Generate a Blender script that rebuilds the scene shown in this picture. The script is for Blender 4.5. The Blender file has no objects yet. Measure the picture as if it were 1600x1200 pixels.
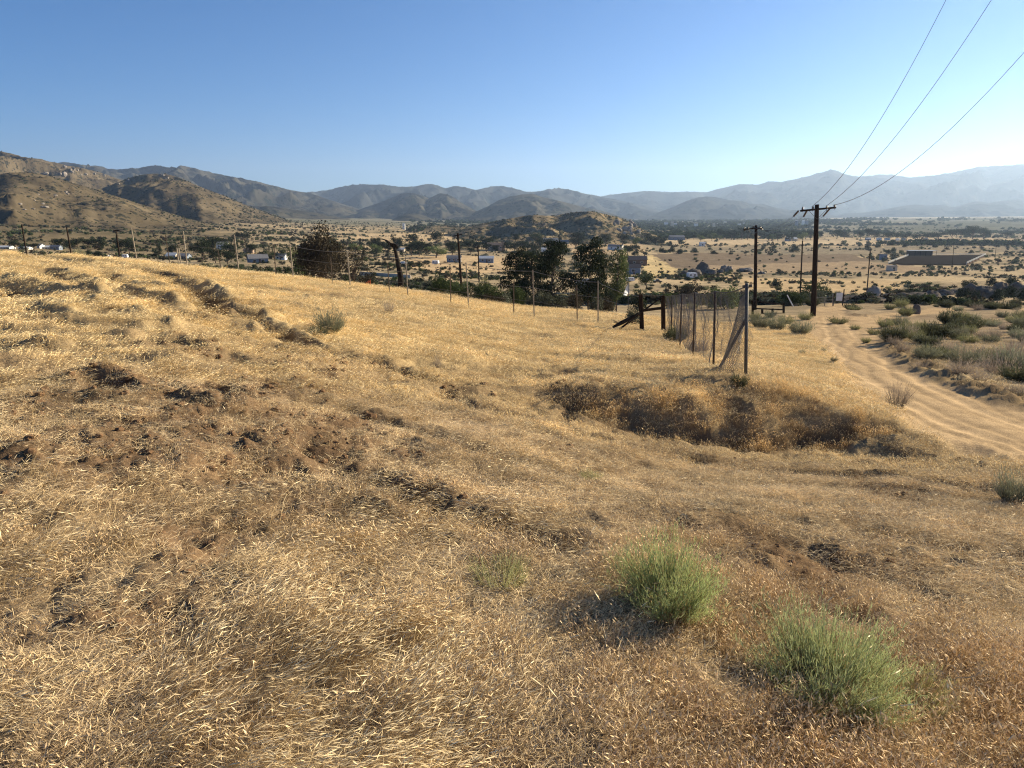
import bpy, math, random
import numpy as np
from mathutils import Vector, Matrix, Quaternion

C = bpy.context.scene.collection
random.seed(7)
RNG = np.random.default_rng(11)

# ------------------------------------------------------------------ camera, light, sky, exposure
PITCH = math.radians(13.4)
F = 1109.0 / 1600.0
cam_data = bpy.data.cameras.new("camera")
cam_data.sensor_width = 36.0
cam_data.lens = 36.0 * F
cam_data.clip_start = 0.05
cam_data.clip_end = 60000.0
cam = bpy.data.objects.new("camera", cam_data)
C.objects.link(cam)
cam.location = (0, 0, 0)
cam.rotation_euler = (math.radians(90) - PITCH, 0, 0)
bpy.context.scene.camera = cam

SUN_AZ = math.radians(60.0)      # to the right of the view direction (+Y)
SUN_EL = math.radians(20.0)
world = bpy.data.worlds.new("World")
bpy.context.scene.world = world
world.use_nodes = True
wn = world.node_tree
wn.nodes.clear()
w_out = wn.nodes.new("ShaderNodeOutputWorld")
w_bg = wn.nodes.new("ShaderNodeBackground")
w_sky = wn.nodes.new("ShaderNodeTexSky")
w_sky.sky_type = 'NISHITA'
w_sky.sun_disc = False
w_sky.sun_elevation = SUN_EL
w_sky.sun_rotation = SUN_AZ
w_sky.altitude = 2400
w_sky.air_density = 1.0
w_sky.dust_density = 1.0
w_sky.ozone_density = 6.0
w_bg.inputs[1].default_value = 0.05
w_hs = wn.nodes.new("ShaderNodeHueSaturation")
w_hs.inputs["Saturation"].default_value = 1.18
wn.links.new(w_sky.outputs[0], w_hs.inputs["Color"])
wn.links.new(w_hs.outputs[0], w_bg.inputs[0])
wn.links.new(w_bg.outputs[0], w_out.inputs[0])

sun_data = bpy.data.lights.new("sun", 'SUN')
sun_data.energy = 5.0
sun_data.angle = math.radians(0.5)
sun_data.color = (1.0, 0.865, 0.63)
sun = bpy.data.objects.new("sun", sun_data)
C.objects.link(sun)
sdir = Vector((math.sin(SUN_AZ) * math.cos(SUN_EL), math.cos(SUN_AZ) * math.cos(SUN_EL), math.sin(SUN_EL)))
sun.rotation_euler = sdir.to_track_quat('Z', 'Y').to_euler()
sun.location = (60, 35, 40)

vs = bpy.context.scene.view_settings
vs.view_transform = 'Standard'
vs.look = 'None'
vs.gamma = 1.0
vs.exposure = 1.45
vs.use_curve_mapping = False
bpy.context.scene.cycles.denoising_prefilter = 'NONE'
bpy.context.scene.cycles.pixel_filter_type = 'BLACKMAN_HARRIS'
bpy.context.scene.cycles.filter_width = 1.15
bpy.context.scene.cycles.max_bounces = 6
bpy.context.scene.cycles.diffuse_bounces = 2
bpy.context.scene.cycles.transparent_max_bounces = 8

# ------------------------------------------------------------------ numpy helpers
CP, SP = math.cos(PITCH), math.sin(PITCH)

def hash2(ix, iy, seed):
    h = (ix.astype(np.int64) * 374761393 + iy.astype(np.int64) * 668265263 + seed * 1442695041) & 0xFFFFFFFF
    h = ((h ^ (h >> 13)) * 1274126177) & 0xFFFFFFFF
    h = (h ^ (h >> 16)) & 0xFFFFFFFF
    return h.astype(np.float64) / 4294967296.0

def gnoise(x, y, seed=0):
    """gradient noise, about -1..1"""
    x = np.asarray(x, float); y = np.asarray(y, float)
    ix = np.floor(x); iy = np.floor(y)
    fx = x - ix; fy = y - iy
    u = fx * fx * fx * (fx * (fx * 6 - 15) + 10)
    v = fy * fy * fy * (fy * (fy * 6 - 15) + 10)
    r = 0
    for dx in (0, 1):
        for dy in (0, 1):
            a = hash2(ix + dx, iy + dy, seed) * (2 * math.pi)
            g = np.cos(a) * (fx - dx) + np.sin(a) * (fy - dy)
            wx = u if dx else 1 - u
            wy = v if dy else 1 - v
            r = r + g * wx * wy
    return r * 1.5

def fbm(x, y, octaves=4, seed=0, gain=0.5):
    r = 0; a = 1.0; f = 1.0
    for k in range(octaves):
        r = r + a * gnoise(x * f + 17.3 * k, y * f - 9.1 * k, seed + k)
        a *= gain; f *= 2.03
    return r

def ridged(x, y, octaves=4, seed=0):
    """0..1, 1 on the ridges"""
    r = 0; a = 0.5; f = 1.0; w = 1.0
    for k in range(octaves):
        n = 1 - np.abs(gnoise(x * f + 7.7 * k, y * f + 3.1 * k, seed + k)) * 1.35
        n = np.clip(n, 0, 1) ** 2
        r = r + a * n * w
        w = np.clip(n * 1.4, 0, 1)
        a *= 0.5; f *= 2.05
    return np.clip(r, 0, 1)

def smooth(e0, e1, x):
    t = np.clip((x - e0) / (e1 - e0), 0, 1)
    return t * t * (3 - 2 * t)

def row_q(py):
    """z / Y of an image row (photograph pixels)"""
    v = (600.0 - py) / 1109.0
    return (-SP + v * CP) / (CP + v * SP)

def at(px, py, Y):
    """the point at forward distance Y that stands at photograph pixel (px, py)"""
    u = (px - 800.0) / 1109.0; v = (600.0 - py) / 1109.0
    k = Y / (CP + v * SP)
    return Vector((u * k, Y, Y * row_q(py)))

# ------------------------------------------------------------------ the lie of the land
# height profiles along lines of sight: (forward distance, height relative to the eye)
PROFILES = {
 0:    [(0,-1.6),(1.8,-1.6),(3,-1.61),(5,-1.65),(8,-1.72),(12,-1.76),(18,-1.86),(28,-1.96),(40,-2.06),(46,-2.35),(60,-4),(90,-7),(150,-10),(250,-11.5),(400,-9.5),(600,-5),(900,4),(1500,6),(4000,0)],
 200:  [(0,-1.6),(1.8,-1.6),(3,-1.63),(5,-1.70),(8,-1.82),(12,-1.95),(18,-2.1),(28,-2.26),(40,-2.45),(47,-2.8),(60,-4.5),(90,-8),(150,-11),(250,-13),(400,-12.5),(600,-10),(900,-4),(1500,0),(4000,0)],
 400:  [(0,-1.6),(1.8,-1.6),(3,-1.68),(5,-1.83),(8,-2.03),(12,-2.2),(18,-2.42),(28,-2.7),(37,-2.92),(43,-3.4),(55,-5.2),(85,-9),(120,-11.5),(200,-14),(300,-15),(500,-15),(800,-12),(1500,-8),(4000,-5)],
 600:  [(0,-1.6),(1.8,-1.6),(3,-1.70),(5,-1.93),(8,-2.28),(12,-2.6),(18,-2.92),(28,-3.4),(38,-3.95),(46,-4.5),(60,-7),(90,-10.5),(150,-14),(250,-16.5),(400,-17.5),(700,-18),(1200,-17),(2500,-15),(6000,-10)],
 800:  [(0,-1.6),(1.8,-1.6),(3,-1.72),(5,-2.02),(8,-2.55),(10,-2.85),(12,-3.02),(18,-3.45),(28,-4.2),(36,-4.9),(46,-5.7),(60,-8),(90,-11.5),(150,-15),(250,-18),(400,-20),(700,-22),(1500,-24),(3000,-24),(6000,-18)],
 1000: [(0,-1.6),(1.8,-1.62),(3,-1.75),(5,-2.12),(7,-2.7),(9,-3.12),(10.9,-3.42),(11.4,-3.38),(12.1,-3.02),(13,-3.06),(18,-3.62),(25,-4.4),(32,-5.0),(45,-6.3),(55,-7.6),(80,-11),(110,-13),(150,-15),(250,-18),(400,-20.5),(700,-23),(1200,-25),(3000,-26),(6000,-20)],
 1170: [(0,-1.6),(1.8,-1.64),(3,-1.80),(5,-2.2),(7,-2.83),(9,-3.28),(10.9,-3.66),(11.5,-3.60),(12.35,-2.96),(13.6,-2.94),(18,-3.7),(26,-4.95),(40,-6.8),(55,-8.4),(70,-9.7),(84,-11),(110,-13),(150,-15.5),(250,-19),(400,-21.5),(700,-24),(1200,-26),(3000,-24),(6000,-18)],
 1300: [(0,-1.6),(1.8,-1.66),(3,-1.86),(5,-2.3),(8,-3.08),(10,-3.6),(11.3,-3.92),(11.7,-3.88),(12.5,-3.35),(13.6,-3.40),(16,-3.9),(20,-4.55),(30,-5.95),(46,-7.6),(67,-9.1),(100,-12),(150,-15.5),(250,-19),(400,-21.8),(700,-25),(1200,-26),(2000,-20),(3000,-16),(6000,-14)],
 1450: [(0,-1.6),(1.8,-1.68),(3,-1.9),(5,-2.36),(8,-3.03),(10.2,-3.62),(10.9,-3.72),(11.5,-3.56),(14,-4.02),(18,-4.5),(25,-5.3),(40,-6.9),(67,-9.4),(100,-12.3),(150,-15.5),(250,-19),(400,-22),(700,-25),(1200,-26),(2000,-17),(3000,-12),(6000,-9)],
 1600: [(0,-1.6),(1.8,-1.70),(3,-1.92),(5,-2.4),(8,-3.05),(11,-3.52),(14,-4.0),(20,-4.85),(30,-6.0),(50,-7.9),(80,-10.5),(150,-15),(250,-18.5),(400,-22),(700,-25),(1200,-26),(2000,-15),(3000,-9),(6000,-7)],
}
EDGE_L = [(0,-1.6),(3,-1.6),(10,-1.5),(40,-1.5),(100,-3),(250,-6),(600,-2),(1500,4),(6000,4)]
EDGE_R = [(0,-1.6),(3,-1.95),(8,-3.0),(14,-3.9),(30,-5.8),(80,-10),(200,-16),(500,-22),(1200,-25),(3000,-20),(6000,-12)]
LN0, LN1, NLN = math.log(0.5), math.log(30000.0), 440
LNG = np.linspace(LN0, LN1, NLN)
NAZ = 720
def reach(D):
    """the valley lies farther off than the near field: distances stretch gently beyond 90 m, keeping the sight line"""
    t = min(max((math.log(max(D, 1.0)) - math.log(90)) / (math.log(220) - math.log(90)), 0), 1)
    return 1 + .6 * t * t * (3 - 2 * t)
def build_table():
    def prof(pr, azc):
        pr = [(p[0] * reach(p[0]), p[1] * reach(p[0])) for p in pr]
        r = np.array([max(p[0], 0.4) / azc for p in pr]); z = np.array([p[1] for p in pr])
        return np.interp(LNG, np.log(r), z)
    keys = []
    for px in sorted(PROFILES):
        a = math.atan((px - 800.0) / 1109.0 / 0.985)
        keys.append((a, prof(PROFILES[px], math.cos(a))))
    keys = [(-math.pi, prof(EDGE_R, 1)), (-2.4, prof(EDGE_L, 1)), (-1.3, prof(EDGE_L, 1))] + keys + \
           [(1.3, prof(EDGE_R, 1)), (math.pi, prof(EDGE_R, 1))]
    azs = np.linspace(-math.pi, math.pi, NAZ)
    ka = np.array([k[0] for k in keys]); kv = np.array([k[1] for k in keys])
    T = np.empty((NAZ, NLN))
    for j in range(NLN):
        T[:, j] = np.interp(azs, ka, kv[:, j])
    def blur(A, n, axis):
        k = np.hanning(2 * n + 3)[1:-1]; k /= k.sum()
        A = np.concatenate([np.repeat(A.take([0], axis), n, axis), A, np.repeat(A.take([-1], axis), n, axis)], axis)
        return np.apply_along_axis(lambda m: np.convolve(m, k, 'valid'), axis, A)
    T = blur(T, 1, 1)
    T = blur(T, 9, 0)
    return T
TABLE = build_table()

def base_z(x, y):
    x = np.asarray(x, float); y = np.asarray(y, float)
    az = np.arctan2(x, y); lr = np.log(np.maximum(np.hypot(x, y), 0.5))
    fa = (az + math.pi) / (2 * math.pi) * (NAZ - 1); fl = (np.minimum(lr, LN1) - LN0) / (LN1 - LN0) * (NLN - 1)
    ia = np.clip(fa.astype(int), 0, NAZ - 2); il = np.clip(fl.astype(int), 0, NLN - 2)
    ta = fa - ia; tl = fl - il
    return (TABLE[ia, il] * (1 - ta) * (1 - tl) + TABLE[ia + 1, il] * ta * (1 - tl)
            + TABLE[ia, il + 1] * (1 - ta) * tl + TABLE[ia + 1, il + 1] * ta * tl)

def ray_ground(px, py, zf=None, ymax=5000.0):
    """first place where the line of sight of a photograph pixel meets the land"""
    zf = zf or base_z
    Y = np.exp(np.linspace(math.log(1.2), math.log(ymax), 3000))
    u = (px - 800.0) / 1109.0; v = (600.0 - py) / 1109.0
    X = u * Y / (CP + v * SP); Z = Y * row_q(py)
    g = zf(X, Y)
    hit = np.nonzero(Z <= g)[0]
    i = hit[0] if len(hit) else len(Y) - 1
    return float(X[i]), float(Y[i])

def poly(pts):
    return [ray_ground(*p) for p in pts]

# wheel ruts, furrows and hollows seen in the field: (points, half width, depth, ridge)
RUTS = [
 ([(65,425),(87,437),(112,452),(140,457),(165,467)], .30, .22, .16),
 ([(-10,450),(37,465),(82,470),(120,472),(150,477),(190,480)], .26, .20, .14),
 ([(195,467),(225,477),(262,487),(295,492)], .28, .20, .14),
 ([(235,427),(275,439),(307,455),(325,472),(342,492),(347,503)], .30, .20, .10),
 ([(285,448),(315,464),(320,487),(335,498)], .22, .12, .06),
 ([(25,427),(50,432),(80,445)], .25, .16, .10),
 ([(155,425),(175,437),(197,450)], .22, .10, .06),
 ([(-20,392),(60,402),(105,407),(130,413)], .5, .22, .10),
 ([(130,403),(230,425),(330,440),(450,455),(560,465),(700,482)], .25, .08, .04),
 ([(430,452),(560,472),(700,492)], .3, .08, .04),
 ([(215,541),(240,540),(268,543)], .24, .22, .10),
 ([(375,380+100),(395,505),(440,522),(480,545),(540,551),(600,568),(660,590),(720,600)], .16, .10, .05),
 ([(400,512),(470,532),(540,562)], .12, .07, .03),
 ([(640,570),(670,570),(720,575),(800,577),(925,582)], .14, .10, .04),
 ([(60,577),(85,577),(107,577),(122,580)], .14, .12, .07),
 ([(148,592),(165,602),(195,612)], .14, .16, .09),
 ([(313,528),(350,528)], .16, .14, .08),
 ([(332,610),(350,622),(372,630)], .14, .15, .10),
 ([(780,640),(860,655),(900,640)], .12, .07, .03),
 ([(700,610),(760,640),(830,655),(950,690),(1100,720),(1300,742),(1600,775)], .16, .05, .03),
 ([(560,640),(700,690),(900,750),(1100,790),(1300,830),(1600,880)], .18, .05, .035),
 ([(1010,820),(1150,838),(1270,862),(1330,880),(1395,905),(1440,925)], .20, .05, .012),
 ([(1120,800),(1300,845),(1450,880),(1600,905)], .10, .06, .03),
 ([(480,700),(560,740),(700,800),(850,850),(900,880)], .16, .08, .05),
 ([(900,632),(960,650),(1020,668),(1100,682),(1200,692),(1290,690),(1345,676),(1385,662)], .22, .10, .0),
 ([(1150,845),(1300,900)], .14, .03, .01),
]
RUT_W = [(lambda q: (q, w * (1.45 if q[0][1] > 11 else 1.1), d, k))(poly(p)) for p, w, d, k in RUTS]
# low mounds and clod heaps: (px, py, radius, height)
MOUNDS = [(225,500,1.6,.24),(300,520,1.4,.2),(180,520,1.3,.18),(410,500,1.6,.14),(120,500,1.6,.16),(60,500,2,.16),(430,690,.35,.12),
          (300,720,.35,.12),(350,640,.4,.12),(260,560,.7,.14),(160,585,.35,.14),(230,480,1.2,.22),(380,790,.3,.07),(60,790,.5,.10),(120,880,.5,.04),
          (100,1100,.4,.05),(420,950,.35,.08),(450,470,1.4,.12),(350,455,1.4,.12),(1375,690,.5,.16),(1230,700,.4,.05),
          (-20,700,.6,.16),(560,760,.4,.06),(700,640,.6,.05),(1330,900,.3,.06),(900,640,.5,.12),(950,600,.8,.10),(1060,620,.5,.12)]
MOUND_W = [(*ray_ground(a, b), r, h) for a, b, r, h in MOUNDS]

ROAD_L = poly([(1265,490),(1270,512),(1285,535),(1305,560),(1345,590),(1400,625),(1480,665),(1560,690),(1640,720)])
ROAD_R = poly([(1345,498),(1352,512),(1375,540),(1420,575),(1480,605),(1540,625),(1600,645),(1700,680)])
ROAD_L = [(a[0], a[1]) for a in ROAD_L]; ROAD_R = [(a[0], a[1]) for a in ROAD_R]
def resample(pl, n):
    p = np.array(pl); s = np.concatenate([[0], np.cumsum(np.hypot(*np.diff(p, axis=0).T))]); s /= s[-1]
    t = np.linspace(0, 1, n)
    return np.stack([np.interp(t, s, p[:, 0]), np.interp(t, s, p[:, 1])], 1)
_rl, _rr = resample(ROAD_L, 40), resample(ROAD_R, 40)
ROAD_C = (_rl + _rr) / 2
ROAD_H = np.hypot(*(_rl - _rr).T) / 2
# the far leg of the road: bends left behind the pole, and runs on to the right
ROAD2 = poly([(1310,500),(1400,492),(1480,484),(1560,482),(1640,480)])
ROAD3 = [tuple(ROAD_C[1])] + [tuple(at(p, 480, Y)[:2]) for p, Y in ((1290, 82), (1330, 105), (1340, 140))]

def seg_dist(x, y, pts):
    """distance to a polyline, signed side, and index of the nearest segment + fraction"""
    best = np.full(x.shape, 1e9); side = np.zeros(x.shape); par = np.zeros(x.shape)
    for i in range(len(pts) - 1):
        ax, ay = pts[i]; bx, by = pts[i + 1]
        dx, dy = bx - ax, by - ay; L2 = dx * dx + dy * dy + 1e-9
        t = np.clip(((x - ax) * dx + (y - ay) * dy) / L2, 0, 1)
        qx = x - (ax + t * dx); qy = y - (ay + t * dy)
        d = np.hypot(qx, qy)
        m = d < best
        best = np.where(m, d, best)
        side = np.where(m, np.sign(dx * qy - dy * qx), side)
        par = np.where(m, i + t, par)
    return best, side, par

def road_mask(x, y):
    d, s, p = seg_dist(x, y, [tuple(a) for a in ROAD_C])
    hw = np.interp(p, np.arange(40), ROAD_H)
    wob = 0.25 * gnoise(x * .7, y * .7, 5)
    m = 1 - smooth(-.25, .35, d - hw + wob)
    d2, _, _ = seg_dist(x, y, ROAD2)
    m2 = 1 - smooth(-.3, .5, d2 - 1.5 + wob * 1.5)
    d3, _, _ = seg_dist(x, y, ROAD3)
    m3 = 1 - smooth(-.3, .5, d3 - 1.7 + wob)
    return np.maximum(m, np.maximum(m2, m3)), d * s, hw

# bare / thin soil patches : (px, py, radius along x, radius along y) in metres, strength
SOIL = [(340,680,1.5,1.6,1.15),(430,680,1.2,1.0,.9),(250,600,1.3,.9,.9),(560,700,1.0,.9,.55),(640,760,.8,.7,.45),(90,725,.8,.35,1.1),(300,620,1.5,1.2,.9),(450,610,1.4,.8,.6),(420,760,1.0,.8,.7),(200,660,1.2,.7,.6),
        (160,600,.6,.5,.8),(350,560,1.5,1.0,.5),(560,640,1.4,.8,.4),(600,760,1.3,1.0,.3),(60,960,.5,.4,.5),(260,840,.45,.25,.7),
        (1330,885,.7,.4,.45),(330,1100,.5,.4,.4),(1000,830,.7,.5,.3),(480,560,2,.8,.5),(620,480+95,2,.8,.35)]
SOIL_W = [(*ray_ground(a, b), rx, ry, s) for a, b, rx, ry, s in SOIL]
def soil_mask(x, y):
    wx = x + .35 * gnoise(x * 1.6, y * 1.6, 31); wy = y + .35 * gnoise(x * 1.6, y * 1.6, 32)
    m = np.zeros(np.shape(x))
    for cx, cy, rx, ry, s in SOIL_W:
        q = ((wx - cx) / rx) ** 2 + ((wy - cy) / ry) ** 2
        m = np.maximum(m, s * np.exp(-q))
    n = fbm(x * .9, y * .9, 4, 40)
    near = 1 - smooth(12, 22, np.hypot(x, y))
    m = m * (1.0 + .5 * n) + .38 * smooth(.2, .8, n) * near
    return np.clip(m * 1.35, 0, 1)

ARENA = ray_ground(1462, 406)
def furrow(x, y):
    """long pressed furrows, 0 in the trough and 1 on the crest, and where they occur"""
    r = np.hypot(x, y)
    cr_ = x * .45 + y * .89; al_ = x * .89 - y * .45
    fur = smooth(2.8, 4.8, r) * (1 - smooth(30, 42, r)) * (1 - .6 * smooth(.4, .7, x / np.maximum(y, .1)) * smooth(12, 15, r))
    cw = cr_ + .35 * gnoise(al_ * .3, cr_ * .3, 8)
    a = ridged(cw * .95, al_ * .13, 3, 15); b = ridged(cw * 2.6, al_ * .4, 2, 16)
    return a, b, fur

def rut_mask(x, y, k=1.0):
    m = np.zeros(x.shape)
    for pts, w, d, kk in RUT_W:
        xs = [p[0] for p in pts]; ys = [p[1] for p in pts]; e = 3 * w + .2
        sel = (x > min(xs) - e) & (x < max(xs) + e) & (y > min(ys) - e) & (y < max(ys) + e)
        if np.any(sel):
            xx = x[sel]; yy = y[sel]
            dd, _, _ = seg_dist(xx + .10 * gnoise(xx * 2.5, yy * 2.5, 12), yy + .10 * gnoise(xx * 2.5, yy * 2.5, 13), pts)
            m[sel] = np.maximum(m[sel], np.exp(-(dd / (w * k)) ** 4) * min(1.0, d / .08))
    return m

def detail_z(x, y):
    x = np.asarray(x, float); y = np.asarray(y, float)
    r = np.hypot(x, y)
    near = 1 - smooth(40, 75, r)
    rgh = smooth(2.6, 5, r) * (1 - smooth(16, 26, r))
    z = near * (0.06 * fbm(x * .45, y * .45, 3, 1) + (0.030 + .010 * rgh) * fbm(x * 1.7, y * 1.7, 3, 2))
    z = z + (1 - smooth(14, 30, r)) * (0.016 + .006 * rgh) * fbm(x * 6, y * 6, 2, 3)
    rmk = road_mask(x, y)[0] * (r > 6) if np.any(r > 5) else np.zeros(x.shape)
    # furrows pressed by wheels and the mower, running down to the right
    fa, fb, fur = furrow(x, y)
    z = z + fur * .085 * (fa - .5) * (.6 + .6 * smooth(5, 14, r)) + fur * .038 * (fb - .5)
    z = z * (1 - .88 * rmk)
    # lodged-grass waves in the upper left of the field
    wl = smooth(6, 9, r) * (1 - smooth(26, 36, r)) * smooth(-3.0, -7.0, x)
    z = z + wl * 0.30 * (ridged(x * .32 + .3 * gnoise(x * .3, y * .3, 9), y * .55, 3, 6) - .4)
    z = z + wl * 0.05 * fbm(x * 1.1, y * 1.1, 3, 7)
    for pts, w, d, k in RUT_W:
        xs = [p[0] for p in pts]; ys = [p[1] for p in pts]; m = 6 * w + .3
        sel = (x > min(xs) - m) & (x < max(xs) + m) & (y > min(ys) - m) & (y < max(ys) + m)
        if not np.any(sel): continue
        xx = x[sel]; yy = y[sel]
        dist, side, par = seg_dist(xx + .10 * gnoise(xx * 2.5, yy * 2.5, 12), yy + .10 * gnoise(xx * 2.5, yy * 2.5, 13), pts)
        amp = .9 + .35 * gnoise(xx * 1.3, yy * 1.3, 14); k = k * (.75 if ys[0] < 9 else .45)
        g = -d * np.exp(-(dist / w) ** 2) + k * np.exp(-((dist - 1.9 * w) / (.9 * w)) ** 2)
        z[sel] += (1.4 + 1.1 * (ys[0] > 9)) * g * amp
    for cx, cy, rr, h in MOUND_W:
        q = ((x - cx) ** 2 + (y - cy) ** 2) / rr ** 2
        sel = q < 6
        if np.any(sel):
            z[sel] += .6 * h * np.exp(-q[sel]) * (1 + +.35 * gnoise(x[sel] * 2.2 / max(rr, .3), y[sel] * 2.2 / max(rr, .3), 19))
    # churned bare soil
    s = soil_mask(x, y) * (1 - smooth(11, 16, r))
    z = z + s * (.035 * fbm(x * 3.2, y * 3.2, 3, 21) + .018 * fbm(x * 11, y * 11, 2, 22))
    # the bank: broken, lumpy face
    bk = np.exp(-((r - 12.2) / 1.6) ** 2) * smooth(-.5, 1.2, x)
    z = z + bk * (.11 * fbm(x * 1.1, y * 1.1, 3, 33) + .05 * fbm(x * 4, y * 4, 2, 34))
    # road cut: sunk, with shoulders and wheel lines
    if np.any(r > 5):
        m, sd, hw = road_mask(x, y)
        z = z - .12 * m * (r > 6)
        wv = .25 * gnoise(x * .25, y * .25, 29); lines = np.exp(-((np.abs(sd + wv) - .8) / .2) ** 2) + .6 * np.exp(-((np.abs(sd - wv) - .35) / .12) ** 2) + .6 * np.exp(-((np.abs(sd + 2 * wv) - 1.25) / .12) ** 2)
        z = z - .05 * lines * m + .010 * m * fbm(x * 5, y * 5, 3, 44)
        bank = np.exp(-((np.abs(sd) - hw - .7) / .6) ** 2) * np.where(sd > 0, 1.0, .2) * (r < 90) * (y > 8)
        z = z + .10 * bank * (1 + .6 * gnoise(x * .8, y * .8, 24)) + .19 * bank * fbm(x * 2.2, y * 2.2, 4, 25)
    # broken desert ground beyond
    far = smooth(50, 90, r)
    far = far * smooth(90, 200, np.hypot(x - ARENA[0], y - ARENA[1]))
    z = z + far * (.35 * fbm(x * .05, y * .05, 3, 26)) * (1 - .5 * smooth(600, 1500, r))
    z = z + smooth(200, 700, r) * smooth(90, 200, np.hypot(x - ARENA[0], y - ARENA[1])) * 2.0 * fbm(x * .006, y * .006, 3, 27) * (1 - smooth(2500, 4000, r) * .5)
    z = z * smooth(.3, 1.2, r)
    return z

def T(x, y):
    x = np.atleast_1d(np.asarray(x, float)).copy(); y = np.atleast_1d(np.asarray(y, float)).copy()
    return base_z(x, y) + detail_z(x, y)
def Tz(x, y):
    return float(T([x], [y])[0])

# ------------------------------------------------------------------ materials
def new_mat(name, rough=0.9):
    m = bpy.data.materials.new(name); m.use_nodes = True
    nt = m.node_tree; b = nt.nodes["Principled BSDF"]
    b.inputs["Roughness"].default_value = rough
    b.inputs["Specular IOR Level"].default_value = 0.15
    return m, nt, b

def N(nt, t, **kw):
    n = nt.nodes.new(t)
    for k, v in kw.items():
        if k.startswith("i_"):
            n.inputs[k[2:].replace("_", " ")].default_value = v
        else:
            setattr(n, k, v)
    return n

def ramp(nt, src, stops, interp='LINEAR'):
    r = nt.nodes.new("ShaderNodeValToRGB"); r.color_ramp.interpolation = interp
    e = r.color_ramp.elements
    while len(e) < len(stops): e.new(0.5)
    for k, (p, c) in enumerate(stops):
        e[k].position = p; e[k].color = (*c, 1) if len(c) == 3 else c
    nt.links.new(src, r.inputs[0]); return r

def noisy(name, c1, c2, scale=3.0, rough=0.9, detail=4, bump=0.0, spec=0.0, stretch=None, metal=0.0):
    """colour varied between two tones by a noise, with a little relief"""
    m, nt, b = new_mat(name, rough)
    tc = N(nt, "ShaderNodeTexCoord"); src = tc.outputs["Object"]
    if stretch:
        mp = N(nt, "ShaderNodeMapping"); mp.inputs["Scale"].default_value = stretch
        nt.links.new(src, mp.inputs[0]); src = mp.outputs[0]
    no = N(nt, "ShaderNodeTexNoise"); no.inputs["Scale"].default_value = scale; no.inputs["Detail"].default_value = detail
    no.inputs["Roughness"].default_value = 0.6
    nt.links.new(src, no.inputs["Vector"])
    r = ramp(nt, no.outputs[0], [(0.3, c1), (0.7, c2)])
    nt.links.new(r.outputs[0], b.inputs["Base Color"])
    b.inputs["Specular IOR Level"].default_value = spec
    b.inputs["Metallic"].default_value = metal
    if bump:
        bp = N(nt, "ShaderNodeBump"); bp.inputs["Strength"].default_value = 0.6; bp.inputs["Distance"].default_value = bump
        nt.links.new(no.outputs[0], bp.inputs["Height"]); nt.links.new(bp.outputs[0], b.inputs["Normal"])
    return m

M = {}
def ground_material():
    m, nt, b = new_mat("ground", 0.95)
    b.inputs["Specular IOR Level"].default_value = 0.0
    L = nt.links.new
    col = N(nt, "ShaderNodeAttribute", attribute_name="col")
    msk = N(nt, "ShaderNodeAttribute", attribute_name="mask")   # r: near litter, g: scrub cover, b: road
    sep = N(nt, "ShaderNodeSeparateColor"); L(msk.outputs["Color"], sep.inputs[0])
    tc = N(nt, "ShaderNodeTexCoord")
    # fine straw litter and crumbs
    n1 = N(nt, "ShaderNodeTexNoise"); n1.inputs["Scale"].default_value = 34; n1.inputs["Detail"].default_value = 5; n1.inputs["Roughness"].default_value = .7
    L(tc.outputs["Object"], n1.inputs["Vector"])
    n2 = N(nt, "ShaderNodeTexNoise"); n2.inputs["Scale"].default_value = 1.1; n2.inputs["Detail"].default_value = 6; n2.inputs["Roughness"].default_value = .65
    L(tc.outputs["Object"], n2.inputs["Vector"])
    v1 = N(nt, "ShaderNodeMapRange"); v1.inputs[1].default_value = .3; v1.inputs[2].default_value = .7; v1.inputs[3].default_value = .62; v1.inputs[4].default_value = 1.38
    L(n1.outputs[0], v1.inputs[0])
    v2 = N(nt, "ShaderNodeMapRange"); v2.inputs[1].default_value = .3; v2.inputs[2].default_value = .7; v2.inputs[3].default_value = .78; v2.inputs[4].default_value = 1.22
    L(n2.outputs[0], v2.inputs[0])
    mu = N(nt, "ShaderNodeMath", operation='MULTIPLY'); L(v1.outputs[0], mu.inputs[0]); L(v2.outputs[0], mu.inputs[1])
    vm = N(nt, "ShaderNodeVectorMath", operation='SCALE'); L(col.outputs["Color"], vm.inputs[0]); L(mu.outputs[0], vm.inputs["Scale"])
    # scrub specks far out in the valley
    vo = N(nt, "ShaderNodeTexVoronoi"); vo.inputs["Scale"].default_value = .22; vo.inputs["Randomness"].default_value = 1
    L(tc.outputs["Object"], vo.inputs["Vector"])
    n3 = N(nt, "ShaderNodeTexNoise"); n3.inputs["Scale"].default_value = .03; n3.inputs["Detail"].default_value = 3
    L(tc.outputs["Object"], n3.inputs["Vector"])
    th = N(nt, "ShaderNodeMath", operation='MULTIPLY'); L(n3.outputs[0], th.inputs[0]); L(sep.outputs[1], th.inputs[1])
    lt = N(nt, "ShaderNodeMath", operation='LESS_THAN'); L(vo.outputs["Distance"], lt.inputs[0]); L(th.outputs[0], lt.inputs[1])
    dk = N(nt, "ShaderNodeMix", data_type='RGBA'); L(lt.outputs[0], dk.inputs[0]); L(vm.outputs[0], dk.inputs[6]); dk.inputs[7].default_value = (.085, .085, .05, 1)
    L(dk.outputs[2], b.inputs["Base Color"])
    bp = N(nt, "ShaderNodeBump"); bp.inputs["Distance"].default_value = .02; bp.inputs["Strength"].default_value = .8
    L(n1.outputs[0], bp.inputs["Height"])
    L(bp.outputs[0], b.inputs["Normal"])
    return m
M['ground'] = ground_material()

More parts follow.
